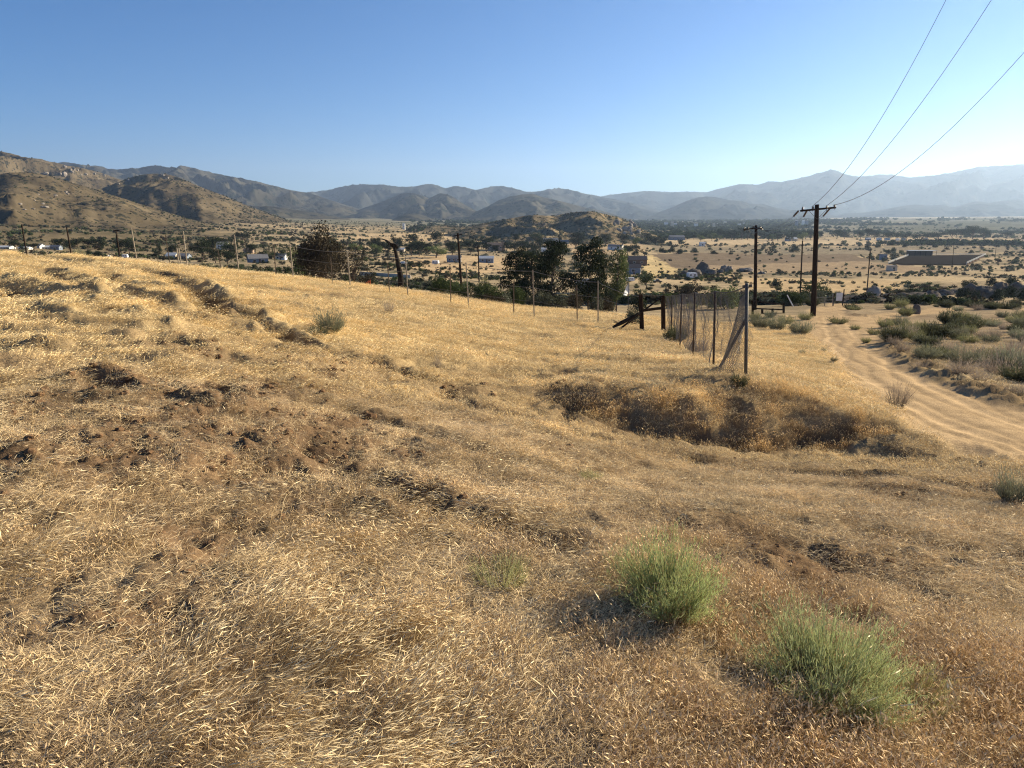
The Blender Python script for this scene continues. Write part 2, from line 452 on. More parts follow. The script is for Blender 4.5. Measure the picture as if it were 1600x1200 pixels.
def hill_material(name, grass, scrub, rock, dots=.05, amount=.42, rockiness=.62):
    m, nt, b = new_mat(name, 0.95)
    b.inputs["Specular IOR Level"].default_value = 0.0
    L = nt.links.new
    tc = N(nt, "ShaderNodeTexCoord")
    big = N(nt, "ShaderNodeTexNoise"); big.inputs["Scale"].default_value = dots * .12; big.inputs["Detail"].default_value = 8; big.inputs["Roughness"].default_value = .62
    L(tc.outputs["Object"], big.inputs["Vector"])
    r1 = ramp(nt, big.outputs[0], [(.36, tuple(c * .72 for c in grass)), (.5, grass), (.66, tuple(min(1, c * 1.35) for c in grass))])
    vo = N(nt, "ShaderNodeTexVoronoi"); vo.inputs["Scale"].default_value = dots
    L(tc.outputs["Object"], vo.inputs["Vector"])
    dn = N(nt, "ShaderNodeTexNoise"); dn.inputs["Scale"].default_value = dots * .3; dn.inputs["Detail"].default_value = 5
    L(tc.outputs["Object"], dn.inputs["Vector"])
    th = N(nt, "ShaderNodeMapRange"); th.inputs[1].default_value = .38; th.inputs[2].default_value = .66; th.inputs[3].default_value = 0.02; th.inputs[4].default_value = amount * 1.5
    L(dn.outputs[0], th.inputs[0])
    sb = N(nt, "ShaderNodeMath", operation='SUBTRACT'); L(th.outputs[0], sb.inputs[0]); L(vo.outputs["Distance"], sb.inputs[1])
    sm = N(nt, "ShaderNodeMapRange"); sm.inputs[1].default_value = -.06; sm.inputs[2].default_value = .12; L(sb.outputs[0], sm.inputs[0])
    m1 = N(nt, "ShaderNodeMix", data_type='RGBA'); L(sm.outputs[0], m1.inputs[0]); L(r1.outputs[0], m1.inputs[6]); m1.inputs[7].default_value = (*scrub, 1)
    rk = N(nt, "ShaderNodeTexNoise"); rk.inputs["Scale"].default_value = dots * .8; rk.inputs["Detail"].default_value = 7; rk.inputs["Roughness"].default_value = .7
    L(tc.outputs["Object"], rk.inputs["Vector"])
    rm = N(nt, "ShaderNodeMapRange"); rm.inputs[1].default_value = rockiness; rm.inputs[2].default_value = rockiness + .05; L(rk.outputs[0], rm.inputs[0])
    m2 = N(nt, "ShaderNodeMix", data_type='RGBA'); L(rm.outputs[0], m2.inputs[0]); L(m1.outputs[2], m2.inputs[6]); m2.inputs[7].default_value = (*rock, 1)
    L(m2.outputs[2], b.inputs["Base Color"])
    bp = N(nt, "ShaderNodeBump"); bp.inputs["Distance"].default_value = .35 / dots * .2; bp.inputs["Strength"].default_value = .7
    ad = N(nt, "ShaderNodeMath", operation='ADD'); L(rk.outputs[0], ad.inputs[0]); L(sm.outputs[0], ad.inputs[1])
    L(ad.outputs[0], bp.inputs["Height"]); L(bp.outputs[0], b.inputs["Normal"])
    return m

def mesh_obj(name, verts, faces, mat, parent=None, smooth_=False, attrs=None, mats=None):
    me = bpy.data.meshes.new(name)
    verts = np.asarray(verts, np.float32)
    if isinstance(faces, np.ndarray):
        nf, k = faces.shape
        me.vertices.add(len(verts)); me.vertices.foreach_set("co", verts.ravel())
        me.loops.add(nf * k); me.loops.foreach_set("vertex_index", faces.ravel().astype(np.int32))
        me.polygons.add(nf); me.polygons.foreach_set("loop_start", (np.arange(nf) * k).astype(np.int32))
        me.update(calc_edges=True)
    else:
        me.from_pydata([tuple(v) for v in verts.tolist()], [], faces); me.update()
    if smooth_:
        me.polygons.foreach_set("use_smooth", [True] * len(me.polygons))
    if attrs:
        for an, (kind, data) in attrs.items():
            a = me.attributes.new(an, kind, 'POINT')
            a.data.foreach_set("color" if kind == 'FLOAT_COLOR' else "value", np.asarray(data, np.float32).ravel())
    if mat: me.materials.append(mat)
    o = bpy.data.objects.new(name, me); C.objects.link(o)
    if parent is not None: o.parent = parent
    return o

def tag(o, label=None, cat=None, group=None, kind=None):
    if label: o["label"] = label
    if cat: o["category"] = cat
    if group: o["group"] = group
    if kind: o["kind"] = kind
    return o

def grid_faces(nr, nc, wrap=False):
    i = np.arange(nr - 1)[:, None]; j = np.arange(nc if wrap else nc - 1)[None, :]
    j2 = (j + 1) % nc
    return np.stack([i * nc + j, i * nc + j2, (i + 1) * nc + j2, (i + 1) * nc + j], -1).reshape(-1, 4)

def in_poly(x, y, pts):
    c = np.zeros(x.shape, bool); n = len(pts)
    for i in range(n):
        x1, y1 = pts[i]; x2, y2 = pts[(i + 1) % n]
        m = ((y1 > y) != (y2 > y)) & (x < (x2 - x1) * (y - y1) / (y2 - y1 + 1e-12) + x1)
        c ^= m
    return c

# ------------------------------------------------------------------ ground sheet
def zone(pts): return [ray_ground(p[0], p[1], ymax=9000) for p in pts]
ZONES = [ (zone([(1386,414),(1420,399),(1542,398),(1512,415)]), (.045,.036,.031), .0),
 # valley patches: outline on the land, colour, scrub cover
 (zone([(1010,374),(1330,372),(1600,372),(1600,380),(1330,383),(1030,382)]), (.46,.35,.215), .10),
 (zone([(1020,384),(1330,386),(1600,384),(1600,394),(1250,398),(1030,396)]), (.26,.21,.14), .45),
 (zone([(1015,399),(1120,396),(1330,398),(1370,408),(1200,414),(1090,420),(1040,416)]), (.19,.145,.10), .1),
 (zone([(1090,414),(1350,408),(1500,422),(1330,426),(1170,428)]), (.31,.23,.145), .12),
 (zone([(1130,432),(1300,436),(1420,440),(1400,456),(1290,462),(1180,452)]), (.44,.32,.18), .2),
 (zone([(640,402),(700,398),(800,404),(850,412),(800,424),(690,428),(640,420)]), (.46,.33,.19), .3),
 (zone([(560,366),(700,360),(760,366),(700,376),(600,380)]), (.46,.34,.2), .35),
 (zone([(880,380),(1000,378),(1010,392),(900,402)]), (.44,.32,.19), .2),
 (zone([(1000,402),(1020,400),(1060,418),(1050,432),(1010,436)]), (.52,.39,.2), .35),
]
FARZONE = zone([(1330,351),(1480,346),(1600,344),(1850,344),(1850,362),(1600,362),(1400,365)])
def ground_color(x, y):
    r = np.hypot(x, y)
    n1 = fbm(x * .6, y * .6, 4, 50); n2 = fbm(x * .11, y * .11, 4, 55); n3 = fbm(x * .012, y * .012, 4, 60)
    straw = np.array([.33, .245, .14]); dirt = np.array([.155, .100, .057]); dark = np.array([.13, .085, .055])
    s = soil_mask(x, y)
    # near: litter over soil
    k = np.clip(.55 + .5 * n1, 0, 1)[:, None]
    c = straw * k + np.array([.12, .083, .050]) * (1 - k)
    c = c * (1 - s[:, None]) + dirt * s[:, None]
    field = smooth(9, 16, r)[:, None]
    kf = np.clip(.6 + .5 * n2 + .3 * n1, 0, 1)[:, None]
    cf = np.array([.52, .385, .195]) * kf + np.array([.26, .185, .10]) * (1 - kf)
    cf = cf * (1 - .8 * s[:, None]) + dirt * .8 * s[:, None]
    c = c * (1 - field) + cf * field
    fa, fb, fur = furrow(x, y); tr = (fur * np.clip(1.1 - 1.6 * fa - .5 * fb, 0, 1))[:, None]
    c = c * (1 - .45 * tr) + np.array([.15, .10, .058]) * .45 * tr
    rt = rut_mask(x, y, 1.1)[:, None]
    c = c * (1 - .8 * rt) + np.array([.10, .066, .040]) * .8 * rt  # bare rut soil, darkened to paint in the shadow of the grass edges
    # desert beyond the fence
    kd = np.clip(.5 + .9 * n3 + .45 * n2, 0, 1)[:, None]
    cd = np.array([.44, .335, .20]) * kd + np.array([.22, .175, .115]) * (1 - kd)
    d = smooth(50, 75, r + 6 * n2)[:, None]
    c = c * (1 - d) + cd * d
    lf = (smooth(-.30, -.48, x / np.maximum(y, 1)) * smooth(330, 620, r + 60 * n2) * (y > 0))[:, None]
    c = c * (1 - lf) + (np.array([.16, .125, .075]) * (1 + .3 * n2[:, None])) * lf
    scr = .75 * smooth(90, 300, r) * np.clip(1 - kd[:, 0] * .9, .15, 1) * 1.2
    # right of the road: paler sand and scrub litter
    rm, sd, hw = road_mask(x, y)
    right = (sd > 0) * smooth(12, 18, y) * (r < 120) * (x > 5) * smooth(.2, 1.2, np.abs(sd) - hw)
    cr = np.array([.33, .25, .155]) * kf + np.array([.20, .15, .10]) * (1 - kf)
    c = c * (1 - right[:, None]) + cr * right[:, None]
    sel = r > 60
    for pts, colr, sc in ZONES:
        wx = x + 4 * n2 + 40 * n3 * smooth(450, 1400, r); wy = y + 6 * n2 + 90 * n3 * smooth(450, 1400, r)
        m = in_poly(wx, wy, pts) & sel
        v = (1 + .16 * n2 + .10 * n1)[:, None]
        c = np.where(m[:, None], np.array(colr) * v, c); scr = np.where(m, sc, scr)
    # distant benches: grey green sage flats with pale stripes
    fr = smooth(1400, 2300, r)[:, None]
    kb = np.clip(.5 + 1.2 * fbm(x * .0010, y * .0022, 4, 70), 0, 1)[:, None]
    cb = np.array([.15, .145, .10]) * kb + np.array([.26, .225, .155]) * (1 - kb)
    cb = np.where(((y > 5200 + 500 * n3) & (y < 6600) & (x > 2600))[:, None], np.array([.42, .35, .24]), cb)
    cb = np.where(in_poly(x + 300 * n3, y + 200 * n3, FARZONE)[:, None], np.array([.125, .12, .082]) * (1 + .2 * n3[:, None]), cb)
    c = c * (1 - fr) + cb * fr
    # raw earth of the road bank
    ebk = np.exp(-((np.abs(sd) - hw - .6) / 1.0) ** 2) * (sd > 0) * (r < 90) * (y > 8) * np.clip(.7 + .8 * n1, 0, 1)
    c = c * (1 - .92 * ebk[:, None]) + np.array([.13, .092, .060]) * .92 * ebk[:, None]
    # road
    wv = .25 * gnoise(x * .25, y * .25, 29); lane = np.exp(-((np.abs(sd + wv) - .8) / .2) ** 2) - .8 * np.exp(-((np.abs(sd - wv) - .35) / .14) ** 2) - .7 * np.exp(-((np.abs(sd + 2 * wv) - 1.25) / .15) ** 2)
    crd = np.array([.40, .285, .165]) * (1 + .10 * n1[:, None]) * (1 + .16 * lane[:, None])
    c = c * (1 - rm[:, None]) + crd * rm[:, None]
    return np.clip(c, .01, .9), np.clip(scr, 0, 1), rm, s

def build_ground():
    rad = [0.35]
    while rad[-1] < 21500:
        r = rad[-1]
        rad.append(r * (1.0105 if r < 60 else (1.014 if r < 600 else 1.03)))
    rad = np.array(rad)
    fine = np.radians(np.arange(-41, 41.01, .145))
    coarse = np.radians(np.arange(41 + 3.5, 360 - 41 - 3, 3.5))
    az = np.concatenate([fine, coarse])
    R, A = np.meshgrid(rad, az, indexing='ij')
    x = (R * np.sin(A)).ravel(); y = (R * np.cos(A)).ravel()
    z = T(x, y)
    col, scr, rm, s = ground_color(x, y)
    nr, nc = len(rad), len(az)
    faces = grid_faces(nr, nc, wrap=True)[:, ::-1]
    cidx = nr * nc
    verts = np.concatenate([np.stack([x, y, z], 1), [[0, 0, -1.6]]])
    cap = [(cidx, int((j + 1) % nc), int(j)) for j in range(nc)]
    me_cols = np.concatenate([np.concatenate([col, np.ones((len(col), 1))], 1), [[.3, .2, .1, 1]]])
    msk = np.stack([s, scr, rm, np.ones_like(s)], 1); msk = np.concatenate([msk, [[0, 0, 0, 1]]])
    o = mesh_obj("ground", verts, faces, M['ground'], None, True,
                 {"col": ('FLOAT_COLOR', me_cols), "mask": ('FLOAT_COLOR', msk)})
    tag(o, kind="structure")
    print("ground", nr, nc, nr * nc)
build_ground()

# ------------------------------------------------------------------ hills and mountain ranges
M['hill_near'] = hill_material("scrub_hill", (.112, .088, .055), (.038, .036, .025), (.26, .22, .18), .11, .42, .70)
M['hill_mid'] = hill_material("chaparral_hill", (.058, .053, .040), (.022, .026, .020), (.24, .20, .16), .032, .5, .66)
M['hill_far'] = hill_material("far_mountain", (.045, .046, .042), (.020, .025, .023), (.15, .13, .105), .0125, .5, .64)
M['knoll'] = hill_material("rocky_knoll", (.17, .13, .078), (.036, .038, .024), (.24, .21, .17), .19, .5, .60)

def hill(name, prof, D, foot, back, spurs=(.35, 260.0), mat='hill_mid', seed=0, base=None, step=.11, nr=64, dslope=0.0, jag=0.009, label=None, power=.85):
    """a range whose crest stands at forward distance D along the given skyline (photograph pixels)"""
    D *= 1.6; foot *= 1.6; back *= 1.6; spurs = (spurs[0], spurs[1] * 1.6)
    if base is not None: base *= 1.6
    pxs = np.array([p[0] for p in prof], float); pys = np.array([p[1] for p in prof], float)
    a = np.arctan((pxs - 800) / 1109.0 / 0.99)
    az = np.arange(a[0], a[-1], math.radians(step)); nc = len(az)
    # smooth interpolation of the skyline
    py = np.interp(az, a, pys)
    kk = np.hanning(7); kk /= kk.sum(); pyp = np.concatenate([np.repeat(py[0], 3), py, np.repeat(py[-1], 3)]); py = np.convolve(pyp, kk, 'valid')
    Yc = D * (1 + dslope * (az - az.mean()) + .07 * fbm(az * 14, az * 0 + seed, 3, seed))
    zc = np.array([row_q(v) for v in py]) * Yc
    rc = Yc / np.cos(az)
    nr = int(nr * 1.2)
    t = np.concatenate([np.linspace(0, 1, nr), 1 + np.linspace(0, 1, 14)[1:]])
    rf = rc * (foot / D)
    rb = rc * (back / D)
    tt = t[:, None]
    R = np.where(tt <= 1, rf + (rc - rf) * tt, rc + (rb - rc) * (tt - 1))
    A = np.broadcast_to(az, R.shape)
    x = R * np.sin(A); y = R * np.cos(A)
    g = base_z(x.ravel(), y.ravel()).reshape(R.shape)
    b0 = (g - 6.0) if base is None else np.full_like(R, base)
    s = np.where(tt <= 1, tt, np.clip(2 - tt, 0, 1)); s = s ** power
    w = np.where(tt <= 1, tt, 2 - tt)
    amp, ln = spurs
    wx = x + ln * .35 * fbm(x / ln, y / ln, 2, seed + 5); wy = y + ln * .35 * fbm(x / ln, y / ln, 2, seed + 6)
    ri = ridged(wx / ln, wy / ln / 1.7, 5, seed + 8)
    fine_ = ridged(wx / ln * 3.1, wy / ln * 2.0, 4, seed + 18)
    h = np.maximum(zc[None, :] - b0, 0)
    env = np.clip(w * (1 - w) * 4, 0, 1) ** .8
    z = b0 + h * s + h * amp * env * (ri - .45) * 1.5 + h * amp * (.22 if mat == 'hill_near' else .46) * (env + .25 * w) * (fine_ - .5)
    # keep every point behind the crest line of sight
    zlim = (zc / rc)[None, :] * R * np.where(h > 0, 1, 1)
    z = np.where((tt < 1) & (z > zlim - .004 * h), zlim - .004 * h - .02 * h * (1 - w), z)
    z = z + h * jag * fbm(x / ln * 14, y / ln * 14, 3, seed + 30)
    o = mesh_obj(name, np.stack([x.ravel(), y.ravel(), z.ravel()], 1), grid_faces(len(t), nc)[:, ::-1], M[mat], None, True)
    tag(o, kind="structure")
    return o

hill("mountain_range", [(1480,300),(1520,266),(1545,257),(1575,252),(1600,250),(1700,246),(1900,262)], 9500, 7400, 11500, (.35, 1000), 'hill_far', 3, base=-40, nr=34)
hill("mountain_range", [(860,330),(910,312),(945,304),(1000,298),(1030,300),(1060,299),(1090,300),(1115,293),(1140,287),(1165,288),(1185,283),(1200,284),(1225,279),(1240,275),(1262,268),(1275,264),(1292,271),(1320,276),(1345,273),(1362,272),(1385,277),(1410,275),(1440,272),(1462,267),(1480,262),(1510,258),(1540,257),(1570,257),(1600,259),(1660,262),(1750,275),(1900,290)], 7400, 5200, 9200, (.30, 800), 'hill_far', 21, base=-40, nr=50)
hill("mountain_range", [(440,330),(490,301),(510,299),(528,296),(545,292),(560,288),(575,287),(590,289),(605,288),(625,291),(640,292),(655,291),(668,288),(680,287),(692,291),(700,294),(715,291),(730,293),(745,297),(758,294),(772,291),(785,290),(800,293),(815,298),(835,300),(850,296),(870,293),(890,297),(905,301),(925,305),(940,309),(960,313),(980,317),(1000,323),(1030,331),(1060,338)], 5400, 3900, 6800, (.42, 520), 'hill_far', 33, base=-30, nr=64)
hill("mountain_range", [(1000,338),(1030,328),(1045,322),(1060,314),(1075,309),(1090,307),(1105,308),(1125,313),(1145,314),(1160,319),(1175,318),(1190,323),(1215,328),(1240,327),(1260,330),(1290,338)], 4600, 3500, 5700, (.36, 420), 'hill_far', 41, base=-26, nr=50)
hill("mountain_range", [(1270,342),(1300,333),(1330,332),(1360,327),(1385,322),(1405,319),(1425,321),(1445,320),(1462,324),(1480,318),(1497,314),(1515,317),(1540,313),(1570,311),(1600,310),(1660,312),(1760,322),(1850,338)], 4800, 3800, 5900, (.3, 420), 'hill_far', 47, base=-26, nr=44)
hill("mountain_range", [(-420,250),(-300,240),(-150,246),(-20,252),(60,250),(118,256),(135,253),(150,255),(175,259),(200,262),(222,263),(245,262),(262,259),(278,258),(290,261),(303,261),(313,258),(325,260),(340,266),(360,271),(390,276),(415,282),(440,289),(470,296),(500,302),(520,309),(545,318),(575,328),(610,336),(650,345)], 3900, 2700, 5100, (.40, 400), 'hill_mid', 55, base=-24, nr=72)
hill("hill", [(690,352),(712,344),(735,335),(760,324),(780,313),(800,306),(815,303),(832,303),(850,309),(870,313),(890,319),(910,324),(935,329),(960,337),(985,345),(1010,352)], 3050, 2250, 3900, (.34, 300), 'hill_mid', 63, base=-24, nr=56)
hill("hill", [(605,352),(628,341),(645,331),(662,318),(680,307),(692,302),(702,302),(712,308),(726,318),(740,326),(760,338),(790,352)], 3250, 2500, 4000, (.36, 260), 'hill_mid', 69, base=-24, nr=50)
hill("hill", [(500,352),(540,337),(570,328),(590,320),(610,313),(630,304),(645,300),(658,302),(672,308),(690,320),(710,334),(730,348)], 3500, 2700, 4300, (.38, 300), 'hill_mid', 74, base=-24, nr=50)
hill("hill", [(560,356),(600,350),(622,342),(640,335),(652,333),(668,337),(690,346),(720,354)], 2400, 1900, 2900, (.3, 160), 'hill_mid', 77, base=-22, nr=36)
hill("hill", [(300,352),(350,338),(385,326),(410,321),(440,322),(470,327),(500,331),(530,338),(560,342),(590,347),(620,352),(650,358)], 2500, 1700, 3200, (.4, 260), 'hill_mid', 81, base=-22, nr=56)
hill("hill", [(-700,262),(-500,240),(-300,236),(-150,240),(-60,238),(0,237),(20,235),(42,235),(60,239),(80,246),(100,248),(120,253),(140,258),(165,263),(190,270),(215,280),(240,288),(270,300),(310,318),(360,336),(410,352)], 1900, 1050, 2600, (.30, 230), 'hill_near', 88, nr=84, jag=.008)
hill("hill", [(150,330),(170,308),(188,294),(205,288),(225,280),(240,275),(255,272),(272,271),(290,273),(305,277),(322,286),(345,296),(372,307),(400,320),(430,332),(460,343),(490,352),(530,360)], 1350, 900, 1750, (.26, 170), 'hill_near', 93, nr=70, jag=.008)
hill("hill", [(-600,330),(-400,305),(-200,292),(-80,290),(-20,284),(20,275),(50,270),(75,269),(100,272),(120,277),(140,284),(165,292),(200,304),(235,316),(270,328),(310,341),(350,351),(400,362),(450,372),(500,381)], 900, 480, 1250, (.24, 120), 'hill_near', 97, nr=84, jag=.008)
hill("knoll", [(690,368),(720,360),(745,351),(765,347),(790,343),(815,338),(832,336),(850,337),(865,337),(880,334),(900,331),(917,330),(932,332),(945,336),(960,339),(972,344),(983,349),(992,355),(1002,361),(1015,366),(1030,373),(1045,379)], 760, 520, 980, (.28, 80), 'knoll', 103, nr=70, jag=.02)
hill("knoll", [(470,378),(500,368),(530,362),(560,361),(600,362),(625,358),(650,355),(675,353),(700,352),(720,354),(745,353),(765,354),(790,362),(820,372)], 1000, 620, 1300, (.30, 90), 'knoll', 109, nr=56, jag=.01)

# ------------------------------------------------------------------ haze
def build_haze():
    x0, x1, y0, y1, z0, z1 = -23000, 23000, -23000, 23000, -80, 1420
    v = [(x, y, z) for x in (x0, x1) for y in (y0, y1) for z in (z0, z1)]
    f = [(0,1,3,2),(4,6,7,5),(0,4,5,1),(2,3,7,6),(0,2,6,4),(1,5,7,3)]
    m = bpy.data.materials.new("haze"); m.use_nodes = True; nt = m.node_tree; nt.nodes.clear()
    o = nt.nodes.new("ShaderNodeOutputMaterial"); p = nt.nodes.new("ShaderNodeVolumePrincipled")
    p.inputs["Color"].default_value = (.52, .70, 1.0, 1)
    p.inputs["Density"].default_value = 5.4e-5
    p.inputs["Anisotropy"].default_value = 0.4
    nt.links.new(p.outputs[0], o.inputs["Volume"])
    h = mesh_obj("haze", v, f, m)
    tag(h, kind="stuff")
build_haze()

# ------------------------------------------------------------------ dry grass
def grass_material(name, transl=.14):
    m = bpy.data.materials.new(name); m.use_nodes = True; nt = m.node_tree; nt.nodes.clear(); L = nt.links.new
    o = nt.nodes.new("ShaderNodeOutputMaterial")
    a = N(nt, "ShaderNodeAttribute", attribute_name="shade")
    b = N(nt, "ShaderNodeAttribute", attribute_name="tone", attribute_type='INSTANCER')
    mx = N(nt, "ShaderNodeMix", data_type='RGBA', blend_type='MULTIPLY'); mx.inputs[0].default_value = 1
    L(a.outputs["Color"], mx.inputs[6]); L(b.outputs["Color"], mx.inputs[7])
    d = N(nt, "ShaderNodeBsdfDiffuse"); t = N(nt, "ShaderNodeBsdfTranslucent"); g = N(nt, "ShaderNodeBsdfGlossy"); g.inputs["Roughness"].default_value = .45
    L(mx.outputs[2], d.inputs[0]); L(mx.outputs[2], t.inputs[0]); g.inputs[0].default_value = (1, .95, .85, 1)
    s = N(nt, "ShaderNodeMixShader"); s.inputs[0].default_value = transl; L(d.outputs[0], s.inputs[1]); L(t.outputs[0], s.inputs[2])
    s2 = N(nt, "ShaderNodeMixShader"); s2.inputs[0].default_value = .02; L(s.outputs[0], s2.inputs[1]); L(g.outputs[0], s2.inputs[2])
    L(s2.outputs[0], o.inputs[0]); return m
M['grass'] = grass_material("dry_grass")

def plant_material(name, transl=.25):
    m = bpy.data.materials.new(name); m.use_nodes = True; nt = m.node_tree; nt.nodes.clear(); L = nt.links.new
    o = nt.nodes.new("ShaderNodeOutputMaterial")
    a = N(nt, "ShaderNodeAttribute", attribute_name="shade")
    tc = N(nt, "ShaderNodeTexCoord"); no = N(nt, "ShaderNodeTexNoise"); no.inputs["Scale"].default_value = 1.3
    L(tc.outputs["Object"], no.inputs["Vector"])
    oi = N(nt, "ShaderNodeObjectInfo")
    mr = N(nt, "ShaderNodeMapRange"); mr.inputs[1].default_value = .3; mr.inputs[2].default_value = .7; mr.inputs[3].default_value = .75; mr.inputs[4].default_value = 1.2
    L(no.outputs[0], mr.inputs[0])
    m2 = N(nt, "ShaderNodeMapRange"); m2.inputs[3].default_value = .8; m2.inputs[4].default_value = 1.25; L(oi.outputs["Random"], m2.inputs[0])
    mu = N(nt, "ShaderNodeMath", operation='MULTIPLY'); L(mr.outputs[0], mu.inputs[0]); L(m2.outputs[0], mu.inputs[1])
    vm = N(nt, "ShaderNodeVectorMath", operation='SCALE'); L(a.outputs["Color"], vm.inputs[0]); L(mu.outputs[0], vm.inputs["Scale"])
    d = N(nt, "ShaderNodeBsdfDiffuse"); t = N(nt, "ShaderNodeBsdfTranslucent")
    L(vm.outputs[0], d.inputs[0]); L(vm.outputs[0], t.inputs[0])
    s = N(nt, "ShaderNodeMixShader"); s.inputs[0].default_value = transl; L(d.outputs[0], s.inputs[1]); L(t.outputs[0], s.inputs[2])
    L(s.outputs[0], o.inputs[0]); return m
M['plant'] = plant_material("plant")

def ribbons(base, azim, length, ang0, ang1, width, segs, col0, col1, rng, head=None, wob=.0, tip_w=.35):
    """many curved stems at once. base (n,3); angles from the vertical in radians; head: (length, width, colour)"""
    n = len(base); P = [base.copy()]; pos = base.copy(); az = azim.copy()
    angs = []
    for k in range(segs):
        t = (k + .5) / segs
        a = ang0 + (ang1 - ang0) * t ** 1.2
        az = az + wob * rng.normal(size=n)
        d = np.stack([np.sin(a) * np.cos(az), np.sin(a) * np.sin(az), np.cos(a)], 1)
        pos = pos + d * (length / segs)[:, None]
        P.append(pos.copy())
    ws = [1 - (1 - tip_w) * k / segs for k in range(segs + 1)]
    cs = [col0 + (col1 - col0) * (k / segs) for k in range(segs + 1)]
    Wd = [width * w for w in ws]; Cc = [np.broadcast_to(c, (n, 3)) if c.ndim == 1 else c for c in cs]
    if head is not None:
        hl, hw, hc = head
        hl = hl * (.7 + .6 * rng.random(n))
        a = ang1 + .25
        d2 = np.stack([np.sin(a) * np.cos(az), np.sin(a) * np.sin(az), np.cos(a)], 1)
        for f, w in ((.3, 1.0), (.65, .8), (1.0, .12)):
            P.append(pos + d2 * (hl * f)[:, None]); Wd.append(np.full(n, hw * w)); Cc.append(np.broadcast_to(hc, (n, 3)))
    rot = rng.random(n) * math.pi
    side = np.stack([np.cos(az + math.pi / 2 + .8 * (rot - 1.5)), np.sin(az + math.pi / 2 + .8 * (rot - 1.5)), .5 * np.cos(rot * 2)], 1)
    side /= np.linalg.norm(side, axis=1)[:, None]
    K = len(P); V = np.empty((n, K, 2, 3)); CL = np.empty((n, K, 2, 3))
    var = (.8 + .4 * rng.random(n))[:, None]
    for k in range(K):
        w = (Wd[k] if np.ndim(Wd[k]) else np.full(n, Wd[k]))[:, None] * .5
        V[:, k, 0] = P[k] - side * w; V[:, k, 1] = P[k] + side * w
        CL[:, k, 0] = Cc[k] * var; CL[:, k, 1] = Cc[k] * var
    idx = np.arange(n * K * 2).reshape(n, K, 2)
    Fc = np.stack([idx[:, :-1, 0], idx[:, :-1, 1], idx[:, 1:, 1], idx[:, 1:, 0]], -1).reshape(-1, 4)
    return V.reshape(-1, 3), Fc, CL.reshape(-1, 3)

def merge(parts):
    vs_, fs_, cs_ = [], [], []; o = 0
    for v, f, c in parts:
        vs_.append(v); fs_.append(f + o); cs_.append(c); o += len(v)
    return np.concatenate(vs_), np.concatenate(fs_), np.concatenate(cs_)

def shade_mesh(name, vfc, mat):
    v, f, c = vfc
    me = bpy.data.meshes.new(name)
    nf, k = f.shape
    me.vertices.add(len(v)); me.vertices.foreach_set("co", v.astype(np.float32).ravel())
    me.loops.add(nf * k); me.loops.foreach_set("vertex_index", f.ravel().astype(np.int32))
    me.polygons.add(nf); me.polygons.foreach_set("loop_start", (np.arange(nf) * k).astype(np.int32))
    me.update(calc_edges=True)
    a = me.attributes.new("shade", 'FLOAT_COLOR', 'POINT')
    a.data.foreach_set("color", np.concatenate([c, np.ones((len(c), 1))], 1).astype(np.float32).ravel())
    me.materials.append(mat)
    return me

